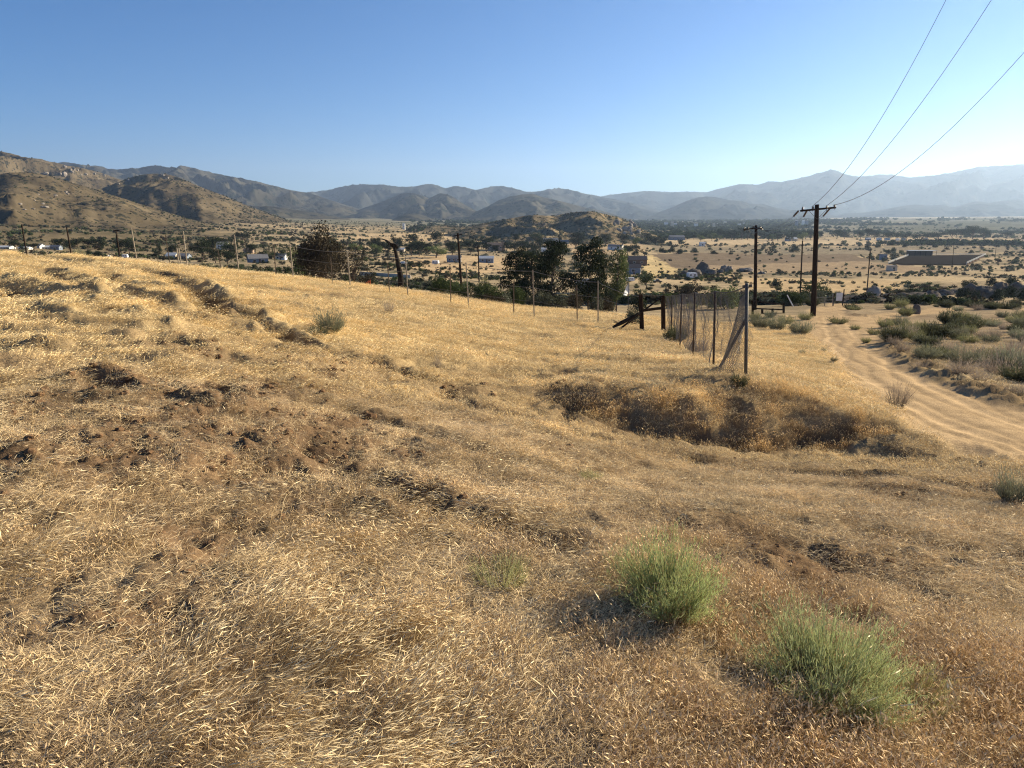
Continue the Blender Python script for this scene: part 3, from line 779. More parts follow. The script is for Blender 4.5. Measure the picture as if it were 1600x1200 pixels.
A3 = np.array
def disc(n, r, rng):
    a = rng.random(n) * 2 * math.pi; q = np.sqrt(rng.random(n)) * r
    return np.stack([q * np.cos(a), q * np.sin(a), np.full(n, -.012)], 1)
D2R = math.pi / 180
def clump(kind, seed):
    g = np.random.default_rng(seed)
    if kind == 'foxtail':
        n = 60; b = disc(n, .12, g); az = g.normal(0, .32, n)
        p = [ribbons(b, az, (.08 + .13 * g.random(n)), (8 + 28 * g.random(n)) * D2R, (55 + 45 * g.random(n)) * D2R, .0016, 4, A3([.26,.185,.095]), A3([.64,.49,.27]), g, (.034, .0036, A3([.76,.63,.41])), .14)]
        m = 30; b = disc(m, .14, g)
        p.append(ribbons(b, g.random(m) * 6.3, .03 + .06 * g.random(m), (20 + 40 * g.random(m)) * D2R, (60 + 40 * g.random(m)) * D2R, .0022, 2, A3([.22,.15,.08]), A3([.46,.34,.18]), g))
    elif kind == 'brome':
        n = 80; b = disc(n, .12, g); az = g.random(n) * 6.3
        p = [ribbons(b, az, .03 + .08 * g.random(n), (5 + 20 * g.random(n)) * D2R, (15 + 50 * g.random(n)) * D2R, .0015, 3, A3([.20,.14,.08]), A3([.54,.40,.225]), g, (.017, .0042, A3([.76,.59,.37])), .2)]
        m = 34; b = disc(m, .13, g)
        p.append(ribbons(b, g.random(m) * 6.3, .02 + .04 * g.random(m), (30 + 40 * g.random(m)) * D2R, (60 + 40 * g.random(m)) * D2R, .0022, 2, A3([.22,.16,.09]), A3([.56,.43,.25]), g))
    elif kind == 'stubble':
        n = 95; b = disc(n, .16, g); b[:, 2] = .002 + .012 * g.random(n); az = np.where(g.random(n) < .55, g.normal(0, .45, n), g.random(n) * 6.3)
        p = [ribbons(b, az, .02 + .055 * g.random(n), (60 + 30 * g.random(n)) * D2R, (75 + 30 * g.random(n)) * D2R, .0019, 2, A3([.42,.33,.20]), A3([.80,.66,.43]), g, None, .3, .6)]
        m = 46; b = disc(m, .15, g)
        p.append(ribbons(b, g.random(m) * 6.3, .015 + .035 * g.random(m), (5 + 40 * g.random(m)) * D2R, (30 + 50 * g.random(m)) * D2R, .0019, 2, A3([.30,.22,.12]), A3([.70,.54,.32]), g))
    elif kind == 'weed':
        n = 40; b = disc(n, .15, g); az = g.random(n) * 6.3
        p = [ribbons(b, az, .07 + .12 * g.random(n), (3 + 14 * g.random(n)) * D2R, (10 + 35 * g.random(n)) * D2R, .003, 3, A3([.20,.13,.065]), A3([.50,.36,.18]), g, (.03, .010, A3([.70,.52,.28])), .25)]
        m = 34; b = disc(m, .16, g); b[:, 2] += .02 + .07 * g.random(m)
        p.append(ribbons(b, g.random(m) * 6.3, .03 + .05 * g.random(m), (20 + 50 * g.random(m)) * D2R, (50 + 50 * g.random(m)) * D2R, .005, 2, A3([.24,.16,.08]), A3([.54,.40,.20]), g))
    elif kind == 'stalk':
        n = 9; b = disc(n, .14, g); az = g.normal(0, .5, n)
        p = [ribbons(b, az, .16 + .16 * g.random(n), (10 + 20 * g.random(n)) * D2R, (45 + 60 * g.random(n)) * D2R, .0018, 6, A3([.34,.25,.13]), A3([.74,.60,.36]), g, (.045, .0046, A3([.78,.66,.45])), .16)]
    elif kind == 'field':
        n = 60; b = disc(n, .36, g); az = g.normal(0, .55, n)
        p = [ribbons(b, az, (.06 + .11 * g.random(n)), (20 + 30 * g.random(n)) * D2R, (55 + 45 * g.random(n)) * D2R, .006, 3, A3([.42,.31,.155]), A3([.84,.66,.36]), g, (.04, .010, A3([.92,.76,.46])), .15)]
    elif kind == 'fieldshort':
        n = 70; b = disc(n, .38, g); az = g.random(n) * 6.3
        p = [ribbons(b, az, .03 + .06 * g.random(n), (10 + 40 * g.random(n)) * D2R, (40 + 50 * g.random(n)) * D2R, .007, 2, A3([.40,.29,.15]), A3([.82,.64,.35]), g, (.025, .009, A3([.88,.71,.42])), .15)]
    return merge(p)

def proto_collection(kind, count, seed):
    col = bpy.data.collections.new(kind + "_clumps")
    for k in range(count):
        o = bpy.data.objects.new("grass_clump", shade_mesh("grass_clump", clump(kind, seed + k), M['grass']))
        col.objects.link(o)
    return col

def scatter_group(col):
    ng = bpy.data.node_groups.new("scatter", 'GeometryNodeTree')
    ng.interface.new_socket("Geometry", in_out='INPUT', socket_type='NodeSocketGeometry')
    ng.interface.new_socket("Geometry", in_out='OUTPUT', socket_type='NodeSocketGeometry')
    gi = ng.nodes.new("NodeGroupInput"); go = ng.nodes.new("NodeGroupOutput")
    ci = ng.nodes.new("GeometryNodeCollectionInfo"); ci.inputs[0].default_value = col
    ci.inputs["Separate Children"].default_value = True; ci.inputs["Reset Children"].default_value = True
    iop = ng.nodes.new("GeometryNodeInstanceOnPoints"); iop.inputs["Pick Instance"].default_value = True
    def named(n, t):
        a = ng.nodes.new("GeometryNodeInputNamedAttribute"); a.data_type = t; a.inputs[0].default_value = n; return a.outputs[0]
    L = ng.links.new
    L(gi.outputs[0], iop.inputs["Points"]); L(ci.outputs[0], iop.inputs["Instance"])
    L(named("idx", 'INT'), iop.inputs["Instance Index"]); L(named("rot", 'FLOAT_VECTOR'), iop.inputs["Rotation"])
    L(named("scl", 'FLOAT_VECTOR'), iop.inputs["Scale"])
    L(iop.outputs[0], go.inputs[0])
    return ng

def scatter(name, col, pts, rotz, scale, tone, tilt=None, label=None):
    n = len(pts)
    me = bpy.data.meshes.new(name); me.vertices.add(n); me.vertices.foreach_set("co", np.asarray(pts, np.float32).ravel())
    def put(an, t, key, d):
        a = me.attributes.new(an, t, 'POINT'); a.data.foreach_set(key, np.asarray(d).ravel())
    rot = np.zeros((n, 3), np.float32); rot[:, 2] = rotz
    if tilt is not None: rot[:, :2] = tilt
    put("rot", 'FLOAT_VECTOR', "vector", rot)
    sc = np.asarray(scale, np.float32)
    if sc.ndim == 1: sc = np.stack([sc] * 3, 1)
    put("scl", 'FLOAT_VECTOR', "vector", sc)
    put("idx", 'INT', "value", RNG.integers(0, 1000, n).astype(np.int32))
    put("tone", 'FLOAT_COLOR', "color", np.concatenate([tone, np.ones((n, 1))], 1).astype(np.float32))
    o = bpy.data.objects.new(name, me); C.objects.link(o)
    md = o.modifiers.new("scatter", 'NODES'); md.node_group = scatter_group(col)
    tag(o, label, None, None, "stuff")
    print(name, n)
    return o

def sample_wedge(r0, r1, per_m2, a0=-46, a1=50):
    a0 = math.radians(a0); a1 = math.radians(a1)
    n = int(per_m2 * (r1 * r1 - r0 * r0) / 2 * (a1 - a0))
    r = np.sqrt(RNG.random(n) * (r1 * r1 - r0 * r0) + r0 * r0); a = RNG.random(n) * (a1 - a0) + a0
    return r * np.sin(a), r * np.cos(a)

GOLD = A3([1.22, 1.16, 1.02]); PALE = A3([1.26, 1.2, 1.10]); RUST = A3([.84, .80, .76]); GREY = A3([.80, .80, .80])
def tone_of(x, y, kgold):
    n = len(x)
    a = fbm(x * .8, y * .8, 3, 80)[:, None]; b = fbm(x * 3.0, y * 3.0, 2, 85)[:, None]
    k = np.clip(kgold + .6 * a + .3 * b, 0, 1)
    c = RUST * (1 - k) + GOLD * k
    p = np.clip(fbm(x * .5, y * .5, 3, 88) * 1.2 - .25, 0, .8)[:, None]
    c = c * (1 - p) + PALE * p
    return c * (.78 + .42 * RNG.random((n, 1)))

def build_grass():
    cols = {k: proto_collection(k, c, s) for k, c, s in (('foxtail', 6, 100), ('brome', 6, 200), ('stubble', 6, 300), ('weed', 5, 400), ('stalk', 8, 700), ('field', 6, 500), ('fieldshort', 6, 600))}
    def wind(x, y):   # direction the lodged grass points to
        return .35 + 1.1 * gnoise(x * .35, y * .35, 90) + .6 * gnoise(x * 1.1, y * 1.1, 91)
    def zone_masks(x, y):
        r = np.hypot(x, y)
        s = soil_mask(x, y)
        rm, sd, hw = road_mask(x, y)
        n1 = fbm(x * .9, y * .9, 3, 95); n2 = fbm(x * 2.6, y * 2.6, 2, 98)
        rutd = rut_mask(x, y, 1.3)
        fa, fb, fur = furrow(x, y); rutd = np.maximum(rutd, .62 * fur * np.clip(1.25 - 1.9 * fa - .5 * fb + .5 * n2, 0, 1))
        return r, s, rm, sd, hw, n1, n2, rutd
    # --- near: up to 9 m
    for (r0, r1, den) in ((1.1, 3.2, 230), (3.2, 6, 170), (6, 10, 150)):
        x, y = sample_wedge(r0, r1, den)
        r, s, rm, sd, hw, n1, n2, rutd = zone_masks(x, y)
        z = T(x, y)
        u = x / y
        # foxtail: lower left, and patches
        lf = smooth(.12, -.12, u + .10 * n1 - .02 * (r - 3)) * smooth(-.55, .15, n1 + .5 * n2)
        lf = lf * np.where(r < 2.6, 1.0, .75)
        rus = smooth(.05, .35, u + .08 * n1) * (1 - smooth(4.0, 5.4, r + n1))
        flat = smooth(3.9, 5.2, r + .7 * n1 + .6 * u) * .95
        keep = np.clip(1.0 + .9 * np.minimum(n1, .2) + 1.3 * gnoise(x * 3.1, y * 3.1, 99) + .5 * gnoise(x * 7, y * 7, 101), .10, 1) * (1 - .93 * s) * (1 - .8 * rutd) * (1 - rm)
        q = RNG.random(len(x))
        pf = .55 * lf * (1 - .6 * flat); pb = (.20 + .65 * rus) * (1 - .8 * flat) * (1 - .4 * lf)
        live = RNG.random(len(x)) < keep
        isf = (q < pf) & live; isb = (q >= pf) & (q < pf + pb) & live; iss = (q >= pf + pb) & (RNG.random(len(x)) < .25 + .75 * keep)
        for mk, kind, kg, sc0, sc1 in ((isf, 'foxtail', .75, .75, 1.15), (isb, 'brome', .35, .75, 1.25), (iss, 'stubble', .60, .8, 1.3)):
            if not mk.any(): continue
            xx, yy = x[mk], y[mk]; m = len(xx)
            tone = tone_of(xx, yy, kg)
            if kind == 'brome': tone = tone * A3([1.0, .97, .93])
            if kind == 'stubble':
                gk = np.clip(.25 + .5 * smooth(.0, .5, u[mk]) + .5 * n1[mk], 0, .9)[:, None]
                tone = tone * (1 - gk) + (GREY * A3([1.10, 1.03, .92])) * (.8 + .4 * RNG.random((m, 1))) * gk
            rz = wind(xx, yy) + RNG.normal(0, .22, m)
            if kind == 'stubble':
                band = smooth(3.6, 5, yy) ; rz = rz * (1 - band) + band * (-.45 + .35 * gnoise(xx * .5, yy * .5, 92) + RNG.normal(0, .3, m))
                st = fbm(xx * .45 + yy * .2, (yy + .42 * xx) * 2.6, 3, 93)[:, None] * smooth(3, 4.5, yy)[:, None]
                tone = tone * (1.30 + .75 * st)
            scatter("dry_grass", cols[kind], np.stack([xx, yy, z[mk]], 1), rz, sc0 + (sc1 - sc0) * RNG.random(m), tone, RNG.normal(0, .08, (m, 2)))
    x, y = sample_wedge(1.2, 8, 16)
    s = soil_mask(x, y); u = x / y
    mk = RNG.random(len(x)) < (1 - .9 * s) * (.25 + .75 * smooth(.25, -.1, u)) * smooth(-.2, .25, fbm(x * 1.3, y * 1.3, 2, 96))
    xx, yy = x[mk], y[mk]; m = len(xx)
    scatter("dry_grass", cols['stalk'], np.stack([xx, yy, T(xx, yy)], 1), wind(xx, yy) + RNG.normal(0, .4, m), .8 + .4 * RNG.random(m), tone_of(xx, yy, .8), RNG.normal(0, .08, (m, 2)))
    # --- bank: standing dark weeds on its face and crest
    x, y = sample_wedge(10, 16.5, 42, 0, 40)
    r, s, rm, sd, hw, n1, n2, rutd = zone_masks(x, y)
    zb = base_z(x, y); slope = base_z(x, y + .5) - base_z(x, y - .5)
    onb = smooth(.06, .3, slope) + .12 * smooth(-.05, .06, slope)
    mk = (RNG.random(len(x)) < np.clip(onb * (.75 + .8 * n1 + .6 * n2), .0, 1) * (1 - rm))
    xx, yy = x[mk], y[mk]; m = len(xx)
    scatter("dry_grass", cols['weed'], np.stack([xx, yy, T(xx, yy)], 1), RNG.random(m) * 6.3, .7 + .4 * RNG.random(m), tone_of(xx, yy, .85) * 1.15, RNG.normal(0, .08, (m, 2)))
    # --- the field
    for (r0, r1, den, sc) in ((9, 14, 60, .62), (14, 22, 27, .88), (22, 34, 12, 1.1), (34, 58, 6, 1.3)):
        x, y = sample_wedge(r0, r1, den)
        r, s, rm, sd, hw, n1, n2, rutd = zone_masks(x, y)
        right = (sd > 0) & (y > 11) & (x > 5)
        stripes = np.zeros(x.shape)
        keep = (1 - .8 * s) * (1 - .95 * rutd) * (1 - rm) * np.where(right, .6 * smooth(.2, 1, np.abs(sd) - hw), 1.0)
        keep = keep * np.where((r > 50) & right, .5, 1)
        flat = smooth(12.5, 9.5, r - .06 * x) * smooth(-2.5, 0, x)
        live = RNG.random(len(x)) < keep
        long_ = RNG.random(len(x)) < np.clip(.35 + .6 * smooth(0, -6, x) + .4 * n1 - flat, 0, 1)
        for mk, kind, kg in ((live & long_, 'field', .85), (live & ~long_, 'fieldshort', .75)):
            if not mk.any(): continue
            xx, yy = x[mk], y[mk]; m = len(xx)
            tone = tone_of(xx, yy, kg)
            lp = (smooth(-2, -6, xx) * smooth(6, 9, r[mk]))[:, None]
            tone = tone * (1 - .35 * lp) + PALE * 1.0 * .35 * lp
            tone = np.where(right[mk][:, None], tone * A3([.74, .74, .74]), tone)
            st = fbm(xx * .16 + yy * .1, (yy + .22 * xx) * .9, 3, 94)[:, None]
            tone = tone * (1.05 + .36 * st)
            szz = sc * (.75 + .5 * RNG.random(m))
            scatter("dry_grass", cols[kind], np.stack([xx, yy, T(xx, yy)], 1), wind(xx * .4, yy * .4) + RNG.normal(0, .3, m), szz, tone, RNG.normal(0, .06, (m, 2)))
build_grass()

# crumbs of soil and small stones in the churned earth
def build_clods():
    g = np.random.default_rng(5)
    col = bpy.data.collections.new("clod_shapes")
    M['soil'] = noisy("soil", (.10, .06, .032), (.21, .125, .07), 12, .95)
    for k in range(5):
        import bmesh
        bm = bmesh.new(); bmesh.ops.create_icosphere(bm, subdivisions=2, radius=1.0)
        for v in bm.verts:
            c = v.co; q = 1 + .35 * float(gnoise(A3([c.x * 1.3 + k * 9]), A3([c.y * 1.3 + c.z * 1.7]), k)[0]) + .15 * g.normal() * .4
            v.co = Vector((c.x * q, c.y * q * .8, c.z * q * .6))
        me = bpy.data.meshes.new("clod"); bm.to_mesh(me); bm.free(); me.materials.append(M['soil'])
        col.objects.link(bpy.data.objects.new("clod", me))
    x, y = sample_wedge(1.2, 13, 60)
    s = soil_mask(x, y); mk = RNG.random(len(x)) < np.clip(s * .9 - .12, 0, 1) ** 1.3
    x, y = x[mk], y[mk]; n = len(x)
    sz = .006 + .03 * RNG.random(n) ** 4 + .010 * RNG.random(n)
    sz *= np.clip(np.hypot(x, y) / 5, .6, 1.6)
    o = scatter("soil_clods", col, np.stack([x, y, T(x, y) + sz * .1], 1), RNG.random(n) * 6.3, sz, np.ones((n, 3)))
build_clods()

# ------------------------------------------------------------------ mesh building
class MB:
    def __init__(s): s.v = []; s.f = []
    def add(s, v, f):
        o = len(s.v); s.v += [tuple(p) for p in v]; s.f += [tuple(i + o for i in q) for q in f]
    def box(s, c, d, rz=0.0, top=1.0):
        hx, hy, hz = d[0] / 2, d[1] / 2, d[2] / 2; cr, sr = math.cos(rz), math.sin(rz); v = []
        for z, k in ((-hz, 1.0), (hz, top)):
            for x, y in ((-hx, -hy), (hx, -hy), (hx, hy), (-hx, hy)):
                x, y = x * k, y * k
                v.append((c[0] + x * cr - y * sr, c[1] + x * sr + y * cr, c[2] + z))
        s.add(v, [(3,2,1,0),(4,5,6,7),(0,1,5,4),(1,2,6,5),(2,3,7,6),(3,0,4,7)])
    def tube(s, pts, rad, n=6, cap=True):
        pts = [Vector(p) for p in pts]
        if not hasattr(rad, '__len__'): rad = [rad] * len(pts)
        base = len(s.v); up = None
        for i, p in enumerate(pts):
            d = (pts[min(i + 1, len(pts) - 1)] - pts[max(i - 1, 0)]).normalized()
            if up is None or abs(d.dot(up)) > .95: up = Vector((1, 0, 0)) if abs(d.x) < .8 else Vector((0, 1, 0))
            a = d.cross(up).normalized(); b = d.cross(a).normalized(); up = b.cross(d).normalized() if False else up
            for k in range(n):
                t = 2 * math.pi * k / n
                s.v.append(tuple(p + (a * math.cos(t) + b * math.sin(t)) * rad[i]))
        for i in range(len(pts) - 1):
            for k in range(n):
                k2 = (k + 1) % n
                s.f.append((base + i * n + k, base + i * n + k2, base + (i + 1) * n + k2, base + (i + 1) * n + k))
        if cap:
            s.f.append(tuple(base + k for k in range(n))[::-1]); s.f.append(tuple(base + (len(pts) - 1) * n + k for k in range(n)))
    def build(s, name, mat, parent=None, smooth_=False):
        return mesh_obj(name, s.v, s.f, mat, parent, smooth_)

def empty(name, loc, rz=0.0):
    o = bpy.data.objects.new(name, None); C.objects.link(o)
    o.location = loc; o.rotation_euler = (0, 0, rz); o.empty_display_size = .3
    return o
def copy_tree(o, parent=None):
    c = o.copy(); C.objects.link(c); c.parent = parent
    for ch in list(o.children): copy_tree(ch, c)
    return c

def foot(px, py=None, D=None, ymin=62.0, far=9000.0):
    """where a thing stands: at forward distance D, or where the row py meets the valley"""
    if D is None:
        Y = np.exp(np.linspace(math.log(ymin), math.log(far), 1500))
        u = (px - 800.0) / 1109.0; v = (600.0 - py) / 1109.0
        X = u * Y / (CP + v * SP); hit = np.nonzero(Y * row_q(py) <= base_z(X, Y))[0]
        D = float(Y[hit[0]]) if len(hit) else 3000.0
    else:
        v = 0.15 if py is None else (600.0 - py) / 1109.0
    u = (px - 800.0) / 1109.0
    x = u * D / (CP + v * SP)
    return Vector((x, D, Tz(x, D)))

M['wood_dark'] = noisy("old_pole_wood", (.018, .013, .010), (.055, .039, .029), 5, .85, bump=.01, stretch=(6, 6, .6))
M['wood_grey'] = noisy("weathered_wood", (.10, .085, .07), (.22, .19, .16), 6, .9, bump=.01, stretch=(6, 6, .7))
M['char'] = noisy("charred_bark", (.012, .011, .010), (.045, .038, .032), 5, .9, bump=.02)
M['steel'] = noisy("galvanised_steel", (.055, .055, .052), (.12, .115, .105), 30, .6, spec=.2)
M['rust'] = noisy("rusty_steel", (.055, .042, .034), (.13, .105, .085), 20, .8)
M['pipe'] = noisy("pale_fence_pipe", (.22, .18, .13), (.42, .36, .27), 12, .6, spec=.3)
M['wire'] = noisy("wire", (.15, .145, .135), (.28, .27, .25), 8, .6, spec=.3, metal=.3)
M['cable'] = noisy("power_cable", (.045, .045, .05), (.11, .11, .115), 2, .55, spec=.3)
M['ceramic'] = noisy("brown_insulator", (.03, .022, .02), (.07, .05, .04), 10, .3, spec=.5)
M['rock'] = noisy("granite", (.15, .13, .11), (.36, .31, .26), 1.4, .95, bump=.10, detail=8)
M['rockdark'] = noisy("dark_rock", (.07, .06, .052), (.20, .17, .14), 1.2, .95, bump=.12, detail=8)
M['white'] = noisy("white_paint", (.66, .65, .62), (.80, .79, .76), 2, .6)
M['cream'] = noisy("cream_stucco", (.50, .42, .32), (.62, .53, .42), 2, .9)
M['tan'] = noisy("tan_stucco", (.36, .26, .19), (.46, .34, .26), 2, .9)
M['bluegrey'] = noisy("blue_grey_siding", (.15, .18, .23), (.24, .28, .34), 1.5, .85)
M['brown'] = noisy("brown_boards", (.10, .07, .055), (.17, .125, .10), 3, .9)
M['roofgrey'] = noisy("grey_shingles", (.13, .13, .135), (.24, .235, .24), 3, .9)
M['roofbrown'] = noisy("brown_shingles", (.12, .09, .075), (.20, .155, .13), 3, .9)
M['rooflight'] = noisy("pale_metal_roof", (.42, .43, .43), (.56, .56, .55), 1, .5, spec=.4)
M['glass'] = noisy("window_glass", (.03, .04, .05), (.06, .07, .08), 3, .12, spec=.6)
M['tyre'] = noisy("tyre_rubber", (.015, .015, .015), (.03, .03, .03), 8, .9)
M['carwhite'] = noisy("white_car_paint", (.66, .66, .66), (.76, .76, .76), .5, .3, spec=.5)
M['carblack'] = noisy("black_car_paint", (.02, .02, .022), (.035, .035, .04), .5, .3, spec=.5)
M['arena'] = noisy("damp_arena_sand", (.022, .018, .016), (.034, .028, .024), .25, .95)
M['orange'] = noisy("orange_netting", (.55, .14, .06), (.70, .22, .10), 8, .8)
M['bark'] = noisy("bark", (.07, .05, .038), (.17, .13, .10), 7, .95, bump=.03, stretch=(4, 4, 1))
M['barkpale'] = noisy("pale_bark", (.26, .22, .17), (.42, .37, .30), 7, .95, bump=.02, stretch=(4, 4, 1))

# ------------------------------------------------------------------ power poles
def power_pole(px0, py0, px1, py1, D, r0, r1, label, arm=None, pins=(), strings=(), extra=None, group="power poles down the valley"):
    b = foot(px0, py0, D); t = at(px1, py1, D)
    root = empty("power_pole", b); tag(root, label, "power pole", group)
    o = Vector(b)
    m = MB(); seg = [o.lerp(t, k / 8) - o for k in range(9)]; seg[0].z -= .6
    m.tube(seg, [r0 + (r1 - r0) * k / 8 for k in range(9)], 12); m.build("shaft", M['wood_dark'], root, False)
    if arm:
        a, c = (at(*p, D + .0) - o for p in arm)
        a.y -= .22; c.y -= .22
        m = MB(); d = (c - a); m.tube([a, c], .085, 4); m.build("crossarm", M['wood_dark'], root)
        # flat braces
        mid = (a + c) / 2; sh = (t - o); sh = Vector((mid.x, -.2, mid.z - .9))
        for e in (a.lerp(mid, .45), c.lerp(mid, .45)):
            m = MB(); m.tube([e, sh], .018, 4); m.build("brace", M['steel'], root)
    for p in pins:
        q = at(*p, D) - o; q.y -= .22
        m = MB(); m.tube([q + Vector((0, 0, -.42)), q + Vector((0, 0, -.2))], .02, 6)
        m.tube([q + Vector((0, 0, z)) for z in (-.22, -.16, -.15, -.04, -.03, .05)], [.05, .12, .07, .11, .06, .045], 10)
        m.build("insulator", M['ceramic'], root, True)
    for p, q in strings:
        a_ = at(*p, D) - o; c_ = at(*q, D + 1.2) - o
        m = MB(); n = 12; pts = [a_.lerp(c_, k / n) for k in range(n + 1)]
        m.tube(pts, [.10 if k % 2 else .05 for k in range(n)] + [.03], 8); m.build("strain_insulator", M['ceramic'], root, True)
    return root, t

D1 = 67.0
power_pole(1271, 491, 1276.5, 319.5, D1, .26, .185, "tallest dark wooden power pole, standing where the dirt road bends",
           arm=((1249, 329.5), (1304.5, 324.3)), pins=((1252.7, 324), (1268.8, 323), (1290.5, 322.5), (1302.5, 320.5)),
           strings=(((1247.5, 329.5), (1240, 338)), ((1261, 328.5), (1255.5, 338.5)), ((1296.5, 326), (1286, 338))))
m_ = MB()
D2 = 84.0
power_pole(1179, 492, 1181.3, 352, D2, .22, .16, "second largest dark power pole, just behind the chain-link corner post",
           arm=((1161, 358), (1191, 356)), pins=((1162, 355), (1168, 355), (1176, 353), (1187, 354)),
           strings=(((1167, 357.5), (1163, 359.5)), ((1188, 356.5), (1191.5, 359))))
f3 = foot(1251, 466); power_pole(1250, 466, 1254, 376.5, f3.y, .17, .12, "thin bare power pole rising from the dark bush left of the tallest pole")
f4 = foot(1354.4, 457); power_pole(1354.4, 457, 1360, 389, f4.y, .16, .12, "power pole with small fittings beside the grey boulder right of the road",
           pins=((1356.2, 404), (1362, 397), (1361.5, 411)))
f5 = foot(1487.5, 420); power_pole(1487.5, 420, 1490.7, 381, f5.y, .16, .12, "distant power pole in front of the dark riding arena")
f6 = foot(1554.6, 406); power_pole(1554.6, 406, 1556.7, 383, f6.y, .16, .12, "distant power pole beside the far straight road on the right")
power_pole(722, 440, 715.3, 364.5, 105, .20, .14, "dark power pole above the green shrubs behind the middle of the fence", arm=((709, 369), (722, 366)), pins=((710, 367), (721, 364)))
power_pole(749, 432, 747, 384, 150, .15, .11, "shorter street-light pole right of the pole above the green shrubs", arm=((741, 387), (750, 386)))
power_pole(42, 396, 33.8, 350.5, 120, .15, .11, "leftmost thin power pole against the foot of the left hill")
power_pole(112, 396, 104, 354.5, 130, .15, .11, "thin power pole in front of the row of dark trees on the left")
power_pole(187.5, 402, 181, 359, 118, .15, .11, "power pole with a short arm left of the first pale fence post", arm=((179, 360.5), (188, 360)))

def cable(p0, picks, Q, label, rad=.011):
    """a hanging cable from p0 in the vertical plane through Q; the photograph gives the height where it crosses each pick"""
    dx, dy = Q[0] - p0.x, Q[1] - p0.y
    ts = [0.0]; zs = [p0.z]
    for px, py in picks:
        u = (px - 800.0) / 1109.0; v = (600.0 - py) / 1109.0; k = u / (CP + v * SP)   # X = k*Y
        t = (k * p0.y - p0.x) / (dx - k * dy)
        Y = p0.y + t * dy; ts.append(t); zs.append(Y * row_q(py))
    cf = np.polyfit(ts, zs, 2); cf[2] = p0.z
    tt = np.linspace(0, max(ts) * 1.12, 60)
    m = MB(); pts = []
    for t in tt: pts.append((p0.x + t * dx, p0.y + t * dy, float(np.polyval(cf, t)) if t > 0 else p0.z))
    m.tube(pts, [max(rad, .00028 * Vector(p).length) for p in pts], 5)
    print("cable", label, [round(v, 2) for v in ts], [round(v, 2) for v in zs])
    o = m.build("power_cable", M['cable'], None, True); tag(o, label, "cable", "power cables"); return o
Qx, Qy = 25.0, -2.0
cable(at(1268.8, 322.5, D1 - .22), ((1311, 280), (1478, 0)), (Qx - 1.4, Qy + 1.0), "leftmost and steepest power cable running up from the tallest pole")
cable(at(1290.5, 322.0, D1 - .22), ((1340, 280), (1549, 0)), (Qx, Qy), "middle of the three power cables rising to the top right")
cable(at(1302.5, 320.5, D1 - .22), ((1390, 280), (1600, 82)), (Qx + 1.2, Qy - .8), "lowest power cable, leaving the picture on the right edge")
def span(p, q, sag, label, grp, rad=.012):
    m = MB(); n = 20; pts = []
    for k in range(n + 1):
        t = k / n; w = p.lerp(q, t); w.z -= sag * 4 * t * (1 - t); pts.append(w)
    m.tube(pts, [max(rad, .00020 * w.length) for w in pts], 4)
    tag(m.build("power_cable", M['cable']), label, "cable", grp)
for a, b, w in (((1240, 338), (1163, 359), "left"), ((1255.5, 338.5), (1176, 354), "middle"), ((1286, 338), (1191, 359), "right")):
    span(at(*a, D1 + 1.2), at(*b, D2), .8, "thin cable sagging between the two large poles, " + w + " one", "cables between the two large poles")

# ------------------------------------------------------------------ wire fence along the far edge of the field
def wire_fence():
    tall = [(205,356,214,405),(286,361,292.5,411),(366,367,373,418),(453,382,458.7,436),(542.5,392,547.5,446),(633.7,402,637.5,457),(728,410,732.5,469.5),(832.6,421.5,835,484.5),(934.6,439,935,496.5)]
    short = [(258,366,266,410),(340.6,390,345.5,418),(428,382,431,432),(516.7,402,519.5,443),(605.5,411,608.7,454),(703,415,704.5,465.5),(802.5,441,803,480),(901,446,902.6,489.5)]
    def dist(px): return float(np.interp(px, [200, 370, 550, 735, 935, 1004], [45.0, 40.5, 38.5, 36.0, 34.0, 31.5]))
    D0 = dist(550); root = empty("wire_fence", foot(547, 446, D0)); tag(root, "long wire fence of pale and rusty posts along the far edge of the golden field", "fence")
    o = Vector(root.location); tops = []
    for (x1, y1, x0, y0) in tall:
        D = dist(x0); b = foot(x0, y0, D); t = at(x1, y1, D)
        m = MB(); m.tube([b - o - Vector((0, 0, .3)), t - o], .032, 6); m.build("post", M['pipe'], root); tops.append((x0, b, t))
    for (x1, y1, x0, y0) in short:
        D = dist(x0); b = foot(x0, y0, D); t = at(x1, y1, D)
        m = MB(); m.tube([b - o - Vector((0, 0, .3)), t - o], .026, 4); m.build("steel_post", M['rust'], root); 
    post2 = at(1001, 462, 31.5)
    tops.append((1001, foot(1004, 508, 31.5), post2))
    for frac, mat, r in ((.97, 'wire', .012), (.62, 'wire', .008), (.33, 'wire', .006)):
        m = MB(); pts = []
        for k in range(len(tops) - 1):
            p = tops[k][1].lerp(tops[k][2], frac); q = tops[k + 1][1].lerp(tops[k + 1][2], frac)
            for j in range(8):
                t = j / 8; w = p.lerp(q, t); w.z -= (.10 if frac > .9 else .05) * 4 * t * (1 - t); pts.append(w - o)
        pts.append(tops[-1][1].lerp(tops[-1][2], frac) - o)
        m.tube(pts, r, 4); m.build("wire", M[mat], root)
wire_fence()
# two short stubs left of the second pale post
for k, (x1, y1, x0, y0) in enumerate(((276, 387, 279, 409), (279, 388, 283, 409))):
    b = foot(x0, y0, 46); t = at(x1, y1, 46); m = MB(); m.tube([b - Vector((0, 0, .3)), t], .035, 6)
    tag(m.build("post_stub", M['pipe']), ("left" if k == 0 else "right") + " one of two short pale stubs left of the second fence post", "post", "short stubs by the fence")

